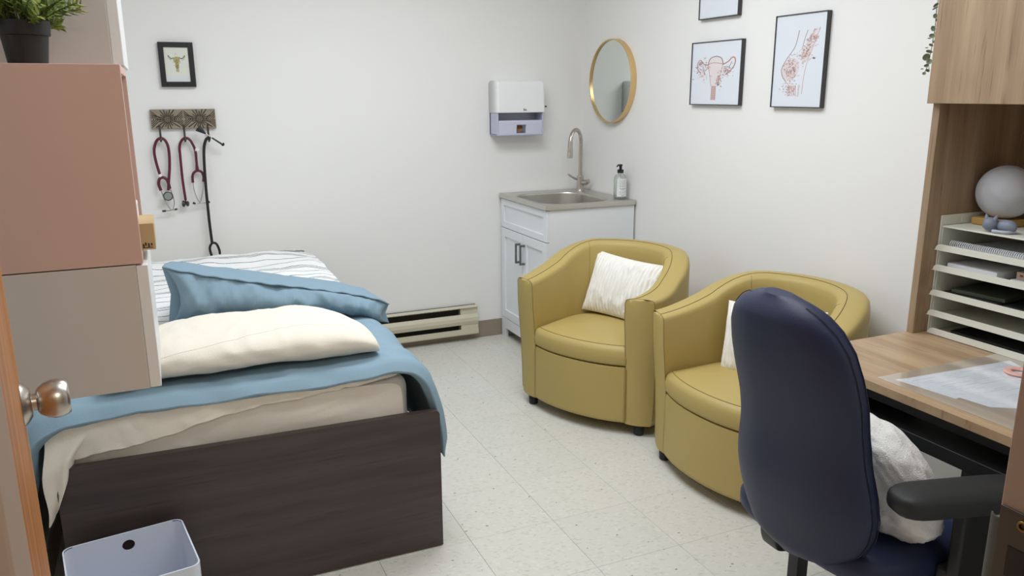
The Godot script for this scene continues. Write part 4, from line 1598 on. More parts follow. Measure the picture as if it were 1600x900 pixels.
	part(d, "paper_towel", g, M.kraft, "brown paper towel edge")
	g = G.new()
	g.box(Vector3(0.020, 0.142, 0.1285), Vector3(0.020, 0.008, 0.0012), 0.0005)
	g.box(Vector3(0.014, 0.147, 0.1285), Vector3(0.008, 0.006, 0.0012), 0.0005)
	part(d, "logo", g, M.logo_grey)
	g = G.new()
	g.tube([Vector3(0.144, 0.160, 0.095), Vector3(0.168, 0.160, 0.095)], 0.003, 8)
	g.box(Vector3(0.164, 0.159, 0.095), Vector3(0.016, 0.008, 0.004), 0.001)
	part(d, "key", g, M.dark_metal)

func fix_radial(g: G) -> void:
	var w := 0.0
	for k in g.v.size():
		w += g.n[k].dot(Vector3(g.v[k].x, 0, g.v[k].z))
	if w < 0.0:
		for k in g.n.size():
			g.n[k] = -g.n[k]
		var old := g.ix
		g.ix = PackedInt32Array()
		for q in range(0, old.size(), 3):
			g.tri(old[q], old[q + 1], old[q + 2])

# ---------------------------------------------------------------- mirror and pictures
func art_floral_organ() -> Image:
	var im := Image.create(320, 400, false, Image.FORMAT_RGB8)
	im.fill(rgb(226, 231, 238))
	var rose := Color(0.72, 0.50, 0.47, 0.85)
	var dark := Color(0.38, 0.30, 0.30, 0.85)
	var pale := Color(0.90, 0.86, 0.86, 0.9)
	# body
	blob(im, Vector2(158, 150), 50, 60, 0, pale)
	blob(im, Vector2(156, 225), 30, 62, 0, pale)
	curve(im, [Vector2(112, 142), Vector2(122, 106), Vector2(160, 92), Vector2(196, 106), Vector2(208, 140)], 2.2, dark)
	curve(im, [Vector2(112, 142), Vector2(150, 132), Vector2(208, 142)], 1.8, rose)
	curve(im, [Vector2(110, 146), Vector2(124, 210), Vector2(134, 282)], 1.6, rose)
	curve(im, [Vector2(208, 144), Vector2(192, 210), Vector2(176, 282)], 1.6, rose)
	# arms
	curve(im, [Vector2(206, 146), Vector2(240, 128), Vector2(264, 104), Vector2(282, 112), Vector2(280, 150), Vector2(252, 190), Vector2(226, 208)], 3.6, rose)
	curve(im, [Vector2(112, 146), Vector2(84, 140), Vector2(58, 112), Vector2(40, 130), Vector2(38, 165), Vector2(62, 196)], 3.0, rose)
	curve(im, [Vector2(214, 160), Vector2(246, 160), Vector2(262, 130)], 1.6, dark)
	# flowers and leaves
	for k in 210:
		var left := rng.randf() < 0.66
		var p := Vector2(rng.randfn(80, 26), rng.randfn(172, 30)) if left else Vector2(rng.randfn(236, 20), rng.randfn(186, 16))
		if rng.randf() < 0.25:
			p = Vector2(rng.randfn(184, 12), rng.randfn(236, 26))
		var c := [rose, dark, Color(0.83, 0.66, 0.62, 0.8), Color(0.60, 0.46, 0.40, 0.8)][rng.randi() % 4] as Color
		c.a = 0.55
		blob(im, p, rng.randf_range(3, 9), rng.randf_range(1.5, 4), rng.randf() * PI, c)
	for k in 5:
		blob(im, Vector2(60, 132), 12 - k * 2.4, 11 - k * 2.2, 0, dark if k % 2 == 0 else pale)
	for y in range(284, 372, 6):
		stroke(im, Vector2(142, y), Vector2(166, y), 2.2, rose)
	stroke(im, Vector2(141, 282), Vector2(139, 372), 1.6, rose)
	stroke(im, Vector2(167, 282), Vector2(166, 372), 1.6, rose)
	return im

func art_floral_profile() -> Image:
	var im := Image.create(320, 560, false, Image.FORMAT_RGB8)
	im.fill(rgb(226, 231, 238))
	var rose := Color(0.74, 0.55, 0.52, 0.8)
	var dark := Color(0.36, 0.32, 0.33, 0.8)
	var pale := Color(0.89, 0.83, 0.83, 0.9)
	blob(im, Vector2(110, 330), 56, 74, 0.35, pale)
	blob(im, Vector2(226, 190), 30, 110, 0.35, Color(0.89, 0.86, 0.86, 0.9))
	curve(im, [Vector2(152, 96), Vector2(132, 190), Vector2(84, 262), Vector2(54, 320), Vector2(60, 366), Vector2(86, 404)], 1.8, dark)
	curve(im, [Vector2(206, 96), Vector2(190, 150), Vector2(178, 210)], 1.4, dark)
	curve(im, [Vector2(280, 96), Vector2(236, 220), Vector2(206, 340), Vector2(196, 480)], 1.6, rose)
	curve(im, [Vector2(86, 404), Vector2(130, 452), Vector2(150, 486)], 1.6, rose)
	for k in 420:
		var p := Vector2(rng.randfn(112, 24), rng.randfn(330, 34))
		var q := rng.randf()
		if q < 0.35:
			var s := rng.randf()
			p = Vector2(lerpf(262, 186, s) + rng.randfn(0, 16), lerpf(110, 260, s) + rng.randfn(0, 16))
		elif q < 0.55:
			p = Vector2(rng.randfn(196, 28), rng.randfn(240, 32))
		elif q < 0.72:
			p = Vector2(rng.randfn(110, 30), rng.randfn(440, 20))
		var c := [rose, dark, Color(0.83, 0.66, 0.62, 0.8), Color(0.62, 0.48, 0.43, 0.8), pale][rng.randi() % 5] as Color
		c.a = 0.5
		blob(im, p, rng.randf_range(3, 11), rng.randf_range(1.5, 4.5), rng.randf() * PI, c)
	for k in 5:
		stroke(im, Vector2(112 + k * 10, 430), Vector2(104 + k * 13, 492), 3.0, Color(0.72, 0.5, 0.5, 0.55))
	stroke(im, Vector2(176, 430), Vector2(172, 494), 6.0, Color(0.80, 0.77, 0.76, 0.7))
	blob(im, Vector2(256, 266), 10, 6, 0.2, dark)
	return im

func art_gold_organ() -> Image:
	var im := Image.create(256, 360, false, Image.FORMAT_RGB8)
	im.fill(rgb(224, 226, 214))
	im.fill_rect(Rect2i(0, 300, 256, 60), rgb(220, 224, 226))
	var gold := Color(0.62, 0.54, 0.30, 0.85)
	var dark := Color(0.22, 0.22, 0.16, 0.9)
	blob(im, Vector2(128, 130), 34, 36, 0, Color(0.70, 0.63, 0.40, 0.9))
	blob(im, Vector2(128, 180), 20, 44, 0, Color(0.66, 0.59, 0.38, 0.9))
	for q in [[98, 110, 40, 84], [158, 110, 218, 84]]:
		curve(im, [Vector2(q[0], q[1]), Vector2((q[0] + q[2]) / 2.0, q[1] + 6), Vector2(q[2], q[3])], 4.0, dark)
		curve(im, [Vector2(q[2], q[3]), Vector2(q[2] + (4 if q[2] < 128 else -4), q[3] + 26), Vector2((q[0] + q[2]) / 2.0, q[1] + 26)], 2.0, Color(0.45, 0.47, 0.40, 0.8))
	for k in 70:
		blob(im, Vector2(rng.randfn(128, 18), rng.randfn(140, 28)), rng.randf_range(3, 7), rng.randf_range(1.5, 3), rng.randf() * PI, [gold, dark, Color(0.80, 0.76, 0.58, 0.8)][rng.randi() % 3])
	for y in range(190, 256, 7):
		stroke(im, Vector2(114, y), Vector2(142, y + 2), 2.0, dark if y % 2 == 0 else gold)
	return im

func framed(label: String, a: Vector3, b: Vector3, axis: String, bar: float, depth: float, fm: Material, pm: Material, cat := "picture") -> void:
	# a low corner, b high corner of the front outline; axis is the wall's normal
	var mid := (a + b) * 0.5
	var t := thing("framed_picture", label, cat, Vector3(mid.x, a.y, mid.z))
	var w := absf(b.z - a.z) if axis == "x" else absf(b.x - a.x)
	var h := b.y - a.y
	# local: picture in the xy plane facing +z
	t.rotation.y = -PI / 2 if axis == "x" else 0.0
	t.position = Vector3(0, a.y, mid.z) if axis == "x" else Vector3(mid.x, a.y, 0)
	for q in [[-w / 2, 0.0, -w / 2 + bar, h], [w / 2 - bar, 0.0, w / 2, h], [-w / 2 + bar, 0.0, w / 2 - bar, bar], [-w / 2 + bar, h - bar, w / 2 - bar, h]]:
		var g := G.new()
		g.rspan(Vector3(q[0], q[1], 0.001), Vector3(q[2], q[3], depth), 0.0012)
		part(t, "frame_bar", g, fm)
	var g2 := G.new()
	g2.span(Vector3(-w / 2 + bar, bar, 0.001), Vector3(w / 2 - bar, h - bar, depth - 0.006))
	part(t, "backing", g2, M.paper_white)
	g2 = G.new()
	var zp := depth - 0.005
	g2.quad_uv(Vector3(-w / 2 + bar, h - bar, zp), Vector3(w / 2 - bar, h - bar, zp), Vector3(w / 2 - bar, bar, zp), Vector3(-w / 2 + bar, bar, zp), Vector3(0, 0, 1))
	part(t, "print", g2, pm)

func wall_art() -> void:
	var blank := Image.create(64, 64, false, Image.FORMAT_RGB8)
	blank.fill(rgb(226, 231, 238))
	var p1 := printed("print_organ", art_floral_organ(), 0.35)
	var p2 := printed("print_profile", art_floral_profile(), 0.35)
	var p3 := printed("print_gold", art_gold_organ(), 0.35)
	var p4 := printed("print_blank", blank, 0.35)
	framed("thin black framed print of a rose flower bouquet shaped like a uterus", Vector3(-0.02, 1.3721, 1.0749), Vector3(-0.02, 1.6523, 1.4295), "x", 0.0038, 0.022, M.thin_frame, p1)
	framed("tall thin black framed print of a flower-covered breast in profile", Vector3(-0.02, 1.3686, 1.6272), Vector3(-0.02, 1.7253, 1.904), "x", 0.0038, 0.022, M.thin_frame, p2)
	framed("thin black framed print with an empty pale lower half, above the uterus print", Vector3(-0.02, 1.750, 1.114), Vector3(-0.02, 2.04, 1.390), "x", 0.0038, 0.022, M.thin_frame, p4)
	framed("small black framed picture of a gold uterus above the carved hook board", Vector3(-2.3026, 1.4655, 0.02), Vector3(-2.1472, 1.6721, 0.02), "z", 0.024, 0.021, M.black_frame, p3)
	# round mirror
	var t := thing("round_mirror", "round wall mirror with a deep gold frame above the sink", "mirror", Vector3(0, 1.264, 0.352))
	var xf := Transform3D(Basis(Vector3(0, 0, 1), Vector3(-1, 0, 0), Vector3(0, -1, 0)), Vector3(0, 0.225, 0))
	var g := G.new()
	g.lathe([Vector2(0.2255, 0.001), Vector2(0.2255, 0.034), Vector2(0.2255, 0.034), Vector2(0.2245, 0.035), Vector2(0.2205, 0.035), Vector2(0.2195, 0.034), Vector2(0.2195, 0.034), Vector2(0.2195, 0.022)], 72, xf)
	part(t, "frame", g, M.gold)
	g = G.new()
	g.lathe([Vector2(0.0, 0.024), Vector2(0.2198, 0.024)], 72, xf)
	part(t, "glass", g, M.mirror_glass)
	g = G.new()
	g.lathe([Vector2(0.0, 0.002), Vector2(0.2195, 0.002), Vector2(0.2195, 0.002), Vector2(0.2195, 0.022), Vector2(0.2195, 0.022), Vector2(0.0, 0.022)], 48, xf)
	part(t, "backing", g, M.black_paint)

# ---------------------------------------------------------------- tub chairs
func tub_plan(d: float, n := 44) -> Array:
	# centre line of the shell at depth d in from the outside, from right front round the back to left front: [point, outward normal]
	var out := []
	var R := 0.352
	var zc := -0.195
	for i in n + 1:
		var s := i / float(n)
		var p: Vector2
		var nn: Vector2
		if s < 0.2:
			var q := s / 0.2
			p = Vector2(R + 0.012 * sin(q * PI), lerpf(0.0, zc, q))
			nn = Vector2(1, 0.05 * cos(q * PI))
		elif s > 0.8:
			var q := (1.0 - s) / 0.2
			p = Vector2(-R - 0.012 * sin(q * PI), lerpf(0.0, zc, q))
			nn = Vector2(-1, 0.05 * cos(q * PI))
		else:
			var a := (s - 0.2) / 0.6 * PI
			p = Vector2(cos(a) * R, zc - sin(a) * R)
			nn = Vector2(cos(a), -sin(a))
		nn = nn.normalized()
		out.append([p - nn * d, nn, s])
	return out

func tub_height(z: float) -> float:
	return 0.612 + 0.128 * smoothstep(-0.02, -0.46, z)

func make_tub(label: String, at: Vector3, turn: float) -> Node3D:
	var t := thing("tub_chair", label, "armchair", at, turn, "olive tub chairs along the right wall")
	# shell of arms and back, section by section
	var sect := [[0.012, 0.05], [0.004, 0.075], [0.0, 0.16], [-0.003, 0.30], [-0.004, 0.42], [-0.004, 0.50], [-0.003, 0.92], [0.0, 0.965], [0.008, 0.988], [0.02, 0.998], [0.045, 1.003], [0.075, 1.003], [0.092, 0.996], [0.103, 0.982], [0.109, 0.955], [0.112, 0.90], [0.113, 0.5], [0.113, 0.30], [0.112, 0.05]]
	var rows := []
	var plan := tub_plan(0.0)
	for k in plan.size():
		var q = plan[k]
		var p: Vector2 = q[0]
		var nn: Vector2 = q[1]
		var h := tub_height(p.y)
		var front := smoothstep(0.16, 0.0, minf(q[2], 1.0 - q[2]))
		var ring := PackedVector3Array()
		for s in sect:
			var y: float
			if s[1] <= 0.5:
				y = s[1]
			else:
				y = lerpf(0.5, h, (s[1] - 0.5) / 0.5) if s[0] < 0.1 or s[1] > 0.9 else lerpf(0.5, h, (s[1] - 0.5) / 0.5)
			var w: Vector2 = p - nn * s[0]
			# fronts of the arms: slanting inwards and a little forward at the top
			var zz: float = w.y + front * (0.42 * clampf(s[0], 0.0, 0.12) + 0.03 * smoothstep(0.2, 0.6, y) - 0.012)
			ring.append(Vector3(w.x, y, zz))
		rows.append(ring)
	var g := G.new()
	g.grid(rows, true, false)
	shell_out(g, rows)
	for e in [0, rows.size() - 1]:
		arm_cap(g, rows[e])
	part(t, "shell", g, M.olive_leather)
	# seams: along the inner top edge and round the arm fronts
	g = G.new()
	var line := []
	for k in range(0, plan.size()):
		line.append(rows[k][11] + Vector3(0, 0.0005, 0))
	g.tube(line, 0.0015, 5)
	for e in [0, rows.size() - 1]:
		var l2 := []
		for j in range(1, sect.size() - 1):
			l2.append(rows[e][j])
		g.tube(l2, 0.0014, 5)
	for s in [0.30, 0.70]:
		var k := int(s * (plan.size() - 1))
		var l3 := []
		for j in [12, 13, 14, 15, 16]:
			l3.append(rows[k][j])
		g.tube(l3, 0.0008, 5)
	part(t, "piping", g, M.olive_seam)
	# seat cushion and the box under it share a bowed front
	var outl := []
	for k in 33:
		var x := lerpf(0.247, -0.247, k / 32.0)
		outl.append(Vector2(x, 0.036 + 0.052 * (1.0 - pow(absf(x) / 0.247, 2.2))))
	for k in 33:
		var a := PI + k / 32.0 * PI
		outl.append(Vector2(0.243 * cos(a), -0.195 + 0.243 * sin(a)))
	var cen := Vector2(0, -0.17)
	g = G.new()
	var rings := []
	for q in [[0.022, 0.306], [0.004, 0.312], [0.0, 0.322], [-0.002, 0.345], [0.0, 0.368], [0.006, 0.384], [0.02, 0.394], [0.05, 0.402], [0.11, 0.411], [0.19, 0.417], [0.243, 0.418]]:
		var ring := PackedVector3Array()
		for p: Vector2 in outl:
			var d: Vector2 = p - cen
			var l := d.length()
			var w: Vector2 = cen + d * maxf(l - q[0] * l / 0.245, 0.0) / l
			ring.append(Vector3(w.x, q[1], w.y))
		rings.append(ring)
	g.loft(rings)
	part(t, "seat_cushion", g, M.olive_leather)
	g = G.new()
	var cl := []
	for k in range(0, 33):
		cl.append(rings[6][k])
	g.tube(cl, 0.0015, 5)
	part(t, "cushion_seam", g, M.olive_seam)
	g = G.new()
	rings = []
	for q in [[0.02, 0.05], [0.006, 0.056], [0.003, 0.07], [0.003, 0.296], [0.008, 0.304]]:
		var ring := PackedVector3Array()
		for p: Vector2 in outl:
			var d: Vector2 = p - cen
			var l := d.length()
			var w: Vector2 = cen + d * (l - q[0]) / l
			ring.append(Vector3(w.x, q[1], w.y))
		rings.append(ring)
	g.loft(rings)
	part(t, "seat_box", g, M.olive_leather)
	for p in [Vector2(0.285, -0.012), Vector2(-0.285, -0.012), Vector2(0.18, -0.43), Vector2(-0.18, -0.43)]:
		g = G.new()
		g.lathe([Vector2(0.0, 0.0), Vector2(0.019, 0.0), Vector2(0.021, 0.003), Vector2(0.024, 0.052), Vector2(0.0, 0.052)], 20, Transform3D(Basis(), Vector3(p.x, 0, p.y)))
		part(t, "foot", g, M.black_plastic)
	return t

func shell_out(g: G, rows: Array) -> void:
	var nc: int = rows[0].size()
	var w := 0.0
	for i in rows.size():
		var c := Vector3.ZERO
		for p: Vector3 in rows[i]:
			c += p / nc
		for j in nc:
			w += g.n[i * nc + j].dot(rows[i][j] - c)
	if w < 0.0:
		for k in g.n.size():
			g.n[k] = -g.n[k]
		var old := g.ix
		g.ix = PackedInt32Array()
		for q in range(0, old.size(), 3):
			g.tri(old[q], old[q + 1], old[q + 2])

func arm_cap(g: G, ring: PackedVector3Array) -> void:
	# softly padded front of an arm: strips between the two long sides
	var n := ring.size()
	var rows := []
	for j in n / 2:
		var a := ring[j]
		var b := ring[n - 1 - j]
		var r := PackedVector3Array()
		for k in 7:
			var q := k / 6.0
			r.append(a.lerp(b, q) + Vector3(0, 0, 0.010 * sin(q * PI)))
		rows.append(r)
	var st := g.v.size()
	g.grid(rows, false, false)
	var w := 0.0
	for k in range(st, g.n.size()):
		w += g.n[k].z
	if w < 0.0:
		for k in range(st, g.n.size()):
			g.n[k] = -g.n[k]
		var old := g.ix
		g.ix = PackedInt32Array()
		for q in range(0, old.size(), 3):
			g.tri(old[q], old[q + 1], old[q + 2])

func throw_pillow(label: String, c: Vector3, right: Vector3, upv: Vector3, hw: float, hh: float, sd: float) -> void:
	var r := right.normalized()
	var u := (upv - r * upv.dot(r)).normalized()
	var g := G.new()
	var rings := pillow_rows(hw, hh, 0.062, 150, 40, 0.05, 0.012, sd)
	# pleats run up the pillow
	for i in rings.size():
		var x: float = rings[i][0].x
		for j in rings[i].size():
			var p: Vector3 = rings[i][j]
			var a := sin(x * 330.0 + 2.2 * lump(p.x * 3.0, p.z * 4.0, 3.0, sd) + sin(p.z * 60.0 + x * 40.0) * 0.7)
			var fl := 1.0 - pow(absf(float(i) / (rings.size() - 1) * 2.0 - 1.0), 8.0)
			rings[i][j] = p + Vector3(0, signf(p.y) * 0.0030 * a * fl, 0)
	g.grid(rings, true)
	var o := solo("throw_pillow", g, M.knit_white, label, "pillow", Vector3.ZERO, 0.0, "white pleated throw pillows")
	o.transform = Transform3D(Basis(r, u.cross(r) * -1.0, u), c) if false else Transform3D(Basis(r, -(r.cross(u)).normalized() * -1.0, -u), c)

func tub_chairs() -> void:
	make_tub("olive leather tub chair in front of the white sink cabinet", Vector3(-0.72, 0, 1.342), deg_to_rad(-62.9))
	make_tub("olive leather tub chair between the other tub chair and the desk", Vector3(-0.600, 0, 2.118), deg_to_rad(-85.0))
	throw_pillow("white pleated throw pillow on the tub chair by the sink cabinet", Vector3(-0.435, 0.548, 1.225), Vector3(0.147, -0.015, 0.425), Vector3(0.085, 0.26, -0.045), 0.222, 0.148, 1.0)
	throw_pillow("white pleated throw pillow on the tub chair beside the desk, behind the navy chair", Vector3(-0.372, 0.530, 2.118), Vector3(0.09, 0.05, 0.45), Vector3(0.05, 0.25, -0.06), 0.215, 0.145, 4.0)

# ---------------------------------------------------------------- desk, hutch and what stands there
func desk_corner() -> void:
	var xf := -0.808
	var zl := 2.680
	var zr := 3.745
	var t := thing("desk", "oak veneer desk with black legs and a black keyboard tray against the right wall", "desk", Vector3(-0.4, 0, 3.2))
	var o := -t.position
	var g := G.new()
	g.rspan(o + Vector3(xf, 0.717, zl), o + Vector3(-0.004, 0.740, zr), 0.0015)
	part(t, "desk_top", g, M.oak_desk)
	for p in [Vector2(-0.76, zl + 0.04), Vector2(-0.05, zl + 0.04), Vector2(-0.76, zr - 0.04), Vector2(-0.05, zr - 0.04)]:
		g = G.new()
		g.rspan(o + Vector3(p.x - 0.02, 0, p.y - 0.02), o + Vector3(p.x + 0.02, 0.717, p.y + 0.02), 0.003)
		part(t, "leg", g, M.black_paint)
	for x in [-0.76, -0.05]:
		g = G.new()
		g.rspan(o + Vector3(x - 0.012, 0.68, zl + 0.06), o + Vector3(x + 0.012, 0.717, zr - 0.06), 0.002)
		part(t, "rail", g, M.black_paint)
	g = G.new()
	g.rspan(o + Vector3(-0.79, 0.612, 2.76), o + Vector3(-0.42, 0.646, 3.69), 0.002)
	part(t, "keyboard_tray", g, M.black_plastic)
	for z in [2.80, 3.65]:
		g = G.new()
		g.rspan(o + Vector3(-0.74, 0.64, z - 0.01), o + Vector3(-0.44, 0.717, z + 0.01), 0.001)
		part(t, "tray_bracket", g, M.black_paint)
	# hutch
	var h := thing("desk_hutch", "oak veneer hutch with an overhead cupboard standing on the desk", "hutch", Vector3(-0.19, 0.74, 3.2))
	o = -h.position
	for z in [zl + 0.002, zr - 0.022]:
		g = G.new()
		g.rspan(o + Vector3(-0.378, 0.7402, z), o + Vector3(-0.004, 1.402, z + 0.022), 0.0012)
		part(h, "side_panel", g, M.oak)
	g = G.new()
	g.span(o + Vector3(-0.016, 0.7402, zl + 0.024), o + Vector3(-0.006, 1.402, zr - 0.022))
	part(h, "back_panel", g, M.oak)
	g = G.new()
	g.rspan(o + Vector3(-0.378, 1.402, zl), o + Vector3(-0.004, 2.06, zr), 0.0015)
	part(h, "cupboard_body", g, M.oak)
	var zm := (zl + zr) / 2
	for q in [[zl - 0.0015, zm - 0.001], [zm + 0.001, zr + 0.0015]]:
		g = G.new()
		g.rspan(o + Vector3(-0.400, 1.398, q[0]), o + Vector3(-0.380, 2.06, q[1]), 0.0015)
		part(h, "door", g, M.oak)
	# trailing eucalyptus beside the cupboard
	var e := thing("eucalyptus_garland", "grey green trailing eucalyptus stems hanging beside the oak hutch", "plant", Vector3(-0.345, 2.06, 2.64))
	o = -e.position
	var c6 := func(x: float, y: float, z: float) -> Vector3: return on_z(1420.0 + x / 6.425, y / 6.425, z)
	var stem := [o + Vector3(-0.28, 2.065, 2.69), o + Vector3(-0.31, 2.075, 2.655), o + Vector3(-0.335, 2.0, 2.642)]
	for q in [[292, 20], [282, 90], [272, 180], [262, 290], [246, 380], [232, 470], [212, 560], [196, 640], [176, 690], [156, 738]]:
		stem.append(o + c6.call(q[0], q[1], 2.644))
	g = G.new()
	g.tube(smooth_path(stem, 4), 0.0010, 5)
	g.tube(smooth_path([o + c6.call(210, 560, 2.644), o + c6.call(196, 600, 2.64), o + c6.call(200, 660, 2.642), o + c6.call(205, 712, 2.64)], 4), 0.0008, 5)
	part(e, "stem", g, M.stem_green)
	var li := 0
	for q in [[272, 52, 30, 14, -0.6], [265, 84, 26, 8, -0.5], [266, 160, 20, 22, 0.0], [245, 286, 24, 26, 0.2], [234, 360, 26, 20, 0.1], [205, 385, 16, 5, 0.0], [224, 452, 24, 12, 0.3], [180, 480, 14, 4, 0.0], [206, 518, 32, 14, 0.1], [177, 574, 40, 32, -0.2], [205, 618, 24, 26, 0.6], [176, 658, 22, 14, -0.2], [190, 708, 24, 12, 0.3], [154, 738, 16, 14, 0.0], [134, 692, 14, 5, 0.0], [290, 200, 20, 16, 0.0], [285, 330, 20, 20, 0.0], [262, 420, 16, 16, 0.2]]:
		li += 1
		var c: Vector3 = o + c6.call(q[0], q[1], 2.636 + 0.010 * (li % 3) / 2.0)
		var sc := 2.42 / FOCAL / 6.425
		var lr := []
		var nn := Vector3(-0.45 + 0.3 * sin(li * 2.1), 0.25 * cos(li * 1.7), 0.85).normalized()
		var ax := Vector3(cos(q[4]), -sin(q[4]), 0)
		ax = (ax - nn * ax.dot(nn)).normalized()
		var ay := nn.cross(ax)
		g = G.new()
		for k in 3:
			var f: float = [1.0, 0.55, 0.0][k]
			var r := PackedVector3Array()
			for j in 14:
				var a := TAU * j / 14
				r.append(c + ax * cos(a) * q[2] * sc * f + ay * sin(a) * q[3] * sc * f - nn * 0.0022 * (1.0 - f * f))
			lr.append(r)
		var lr2 := []
		for r: PackedVector3Array in lr:
			var r2 := PackedVector3Array()
			for p in r:
				r2.append(p - nn * 0.0004)
			lr2.append(r2)
		g.grid(lr, true, false, false)
		g.grid(lr2, true, false, true)
		part(e, "leaf", g, M.eucalyptus)
	# letter tray sorter
	var z0 := 2.712
	var z1 := 3.047
	var s := thing("paper_sorter", "off-white desktop paper sorter with five slanted lipped shelves under the hutch", "organizer", Vector3(-0.176, 0.740, (z0 + z1) / 2))
	o = -s.position + Vector3(-0.016, 0, 0)
	g = G.new()
	g.rspan(o + Vector3(-0.305, 0.7405, z0), o + Vector3(-0.02, 1.056, z0 + 0.003), 0.001)
	g.rspan(o + Vector3(-0.305, 0.7405, z0 - 0.001), o + Vector3(-0.297, 1.056, z0 + 0.004), 0.001)
	part(s, "side_panel", g, M.sorter_white)
	g = G.new()
	g.rspan(o + Vector3(-0.305, 0.7405, z1 - 0.003), o + Vector3(-0.02, 1.056, z1), 0.001)
	part(s, "side_panel", g, M.sorter_white)
	g = G.new()
	g.rspan(o + Vector3(-0.024, 0.7405, z0 + 0.003), o + Vector3(-0.02, 1.05, z1 - 0.003), 0.001)
	part(s, "back_panel", g, M.sorter_white)
	for y in [0.742, 0.795, 0.855, 0.929, 0.988]:
		g = G.new()
		g.rspan(o + Vector3(-0.318, y, z0 + 0.0035), o + Vector3(-0.024, y + 0.003, z1 - 0.0035), 0.001)
		# upturned lip with rounded ends
		var lp := PackedVector2Array()
		var zz0 := z0 + 0.0035 if y < 0.75 else z0 - 0.006
		lp.append(Vector2(zz0, y)); lp.append(Vector2(z1 - 0.004, y)); lp.append(Vector2(z1 - 0.004, y + 0.018))
		for k in 6:
			var a := PI / 2 + k / 5.0 * PI / 2
			lp.append(Vector2(zz0 + 0.020 + 0.015 * cos(a), y + 0.003 + 0.015 * sin(a)))
		g.prism(lp, 0.0, 0.003, Transform3D(Basis(Vector3(0, 0, 1), Vector3.UP, Vector3(-1, 0, 0)), o + Vector3(-0.317, 0, 0)))
		part(s, "shelf", g, M.sorter_white)
	g = G.new()
	g.rspan(o + Vector3(-0.305, 1.053, z0), o + Vector3(-0.02, 1.057, z1), 0.001)
	part(s, "top_shelf", g, M.sorter_white)
	g = G.new()
	g.rspan(Vector3(-0.14, 0, -0.0025), Vector3(0.14, 0.345, 0.0025), 0.001)
	for k in 4:
		g.rspan(Vector3(-0.125 + k * 0.066, 0.318, 0.0024), Vector3(-0.078 + k * 0.066, 0.340, 0.0034), 0.0008)
	solo("plastic_divider", g, M.sorter_white, "tall off-white plastic divider sheet between the paper sorter and the hutch side", "divider", Vector3(-0.181, 0.7405, 2.7075))
	# contents of the trays
	var nb := thing("spiral_notebook", "white spiral notebook lying in the top tray of the paper sorter", "notebook", Vector3(-0.221, 0.9915, 2.887))
	g = G.new()
	g.rspan(Vector3(-0.085, 0, -0.15), Vector3(0.15, 0.008, 0.15), 0.001)
	part(nb, "pages", g, M.paper_white)
	g = G.new()
	var coil := []
	for k in 48 * 8 + 1:
		var a := TAU * k / 8.0
		coil.append(Vector3(-0.090 + 0.0115 * cos(a), 0.0150 + 0.0115 * sin(a), -0.145 + 0.29 * k / (48.0 * 8.0)))
	g.tube(coil, 0.0011, 5)
	part(nb, "wire_coil", g, M.wire_white, "white wire coil")
	g = G.new()
	g.rspan(Vector3(-0.1, 0, -0.075), Vector3(0.12, 0.020, 0.075), 0.001)
	solo("paper_stack", g, M.paper_white, "stack of white paper in the second tray of the sorter", "paper", Vector3(-0.211, 0.9325, 2.812))
	var bk := thing("booklet", "small cream booklet with red lettering in the second tray of the sorter", "book", Vector3(-0.236, 0.9325, 2.977))
	g = G.new()
	g.rspan(Vector3(-0.07, 0.0, -0.055), Vector3(0.1, 0.010, 0.06), 0.001)
	part(bk, "lower_pad", g, M.paper_white)
	g = G.new()
	g.rspan(Vector3(-0.055, 0.0102, -0.05), Vector3(0.1, 0.030, 0.06), 0.001)
	part(bk, "cover", g, M.book_cream)
	g = G.new()
	for k in 7:
		g.cube(Vector3(-0.0552, 0.021, -0.036 + k * 0.013), Vector3(0.0006, 0.005, 0.009))
	part(bk, "lettering", g, M.book_red, "red lettering")
	var fo := thing("folder", "dark green folder on a black one in the third tray of the sorter", "folder", Vector3(-0.216, 0.8585, 2.812))
	g = G.new()
	g.rspan(Vector3(-0.09, 0, -0.08), Vector3(0.14, 0.010, 0.085), 0.001)
	part(fo, "lower_cover", g, M.folder_black)
	g = G.new()
	g.box(Vector3(0.02, 0.016, 0.005), Vector3(0.20, 0.010, 0.15), 0.001, 1, Basis(Vector3.UP, 0.12))
	part(fo, "upper_cover", g, M.folder_green)
	g = G.new()
	g.rspan(Vector3(-0.08, 0, -0.06), Vector3(0.12, 0.008, 0.06), 0.001)
	solo("black_notebook", g, M.folder_black, "thin black notebook in the third tray, right of the green folder", "notebook", Vector3(-0.216, 0.8585, 2.967))
	g = G.new()
	g.rspan(Vector3(-0.1, 0, -0.12), Vector3(0.12, 0.010, 0.12), 0.001)
	solo("brown_folder", g, M.folder_black, "dark folder lying in the bottom tray of the sorter", "folder", Vector3(-0.196, 0.7455, 2.882))
	# moon globe lamp, unlit
	var gl := thing("globe_lamp", "white moon globe lamp, unlit, on a wooden stand on top of the sorter", "lamp", Vector3(-0.166, 1.0575, 2.780))
	g = G.new()
	var gr := []
	for i in 25:
		var a := PI * i / 24.0
		var r := PackedVector3Array()
		for j in 40:
			var b := TAU * j / 40
			var d := Vector3(sin(a) * cos(b), cos(a), sin(a) * sin(b))
			r.append(Vector3(0, 0.094, 0) + d * (0.0755 + 0.0004 * noise.get_noise_3dv(d * 5.0)))
		gr.append(r)
	g.grid(gr, true)
	part(gl, "globe", g, M.globe_white)
	g = G.new()
	g.rspan(Vector3(-0.055, 0.0, -0.055), Vector3(0.035, 0.021, 0.045), 0.004, 2)
	part(gl, "stand", g, M.base_wood, "wooden stand")
	# cat figurine lying down
	var ct := thing("cat_figurine", "small grey cat figurine lying in front of the globe lamp", "figurine", Vector3(-0.284, 1.0575, 2.854))
	g = G.new()
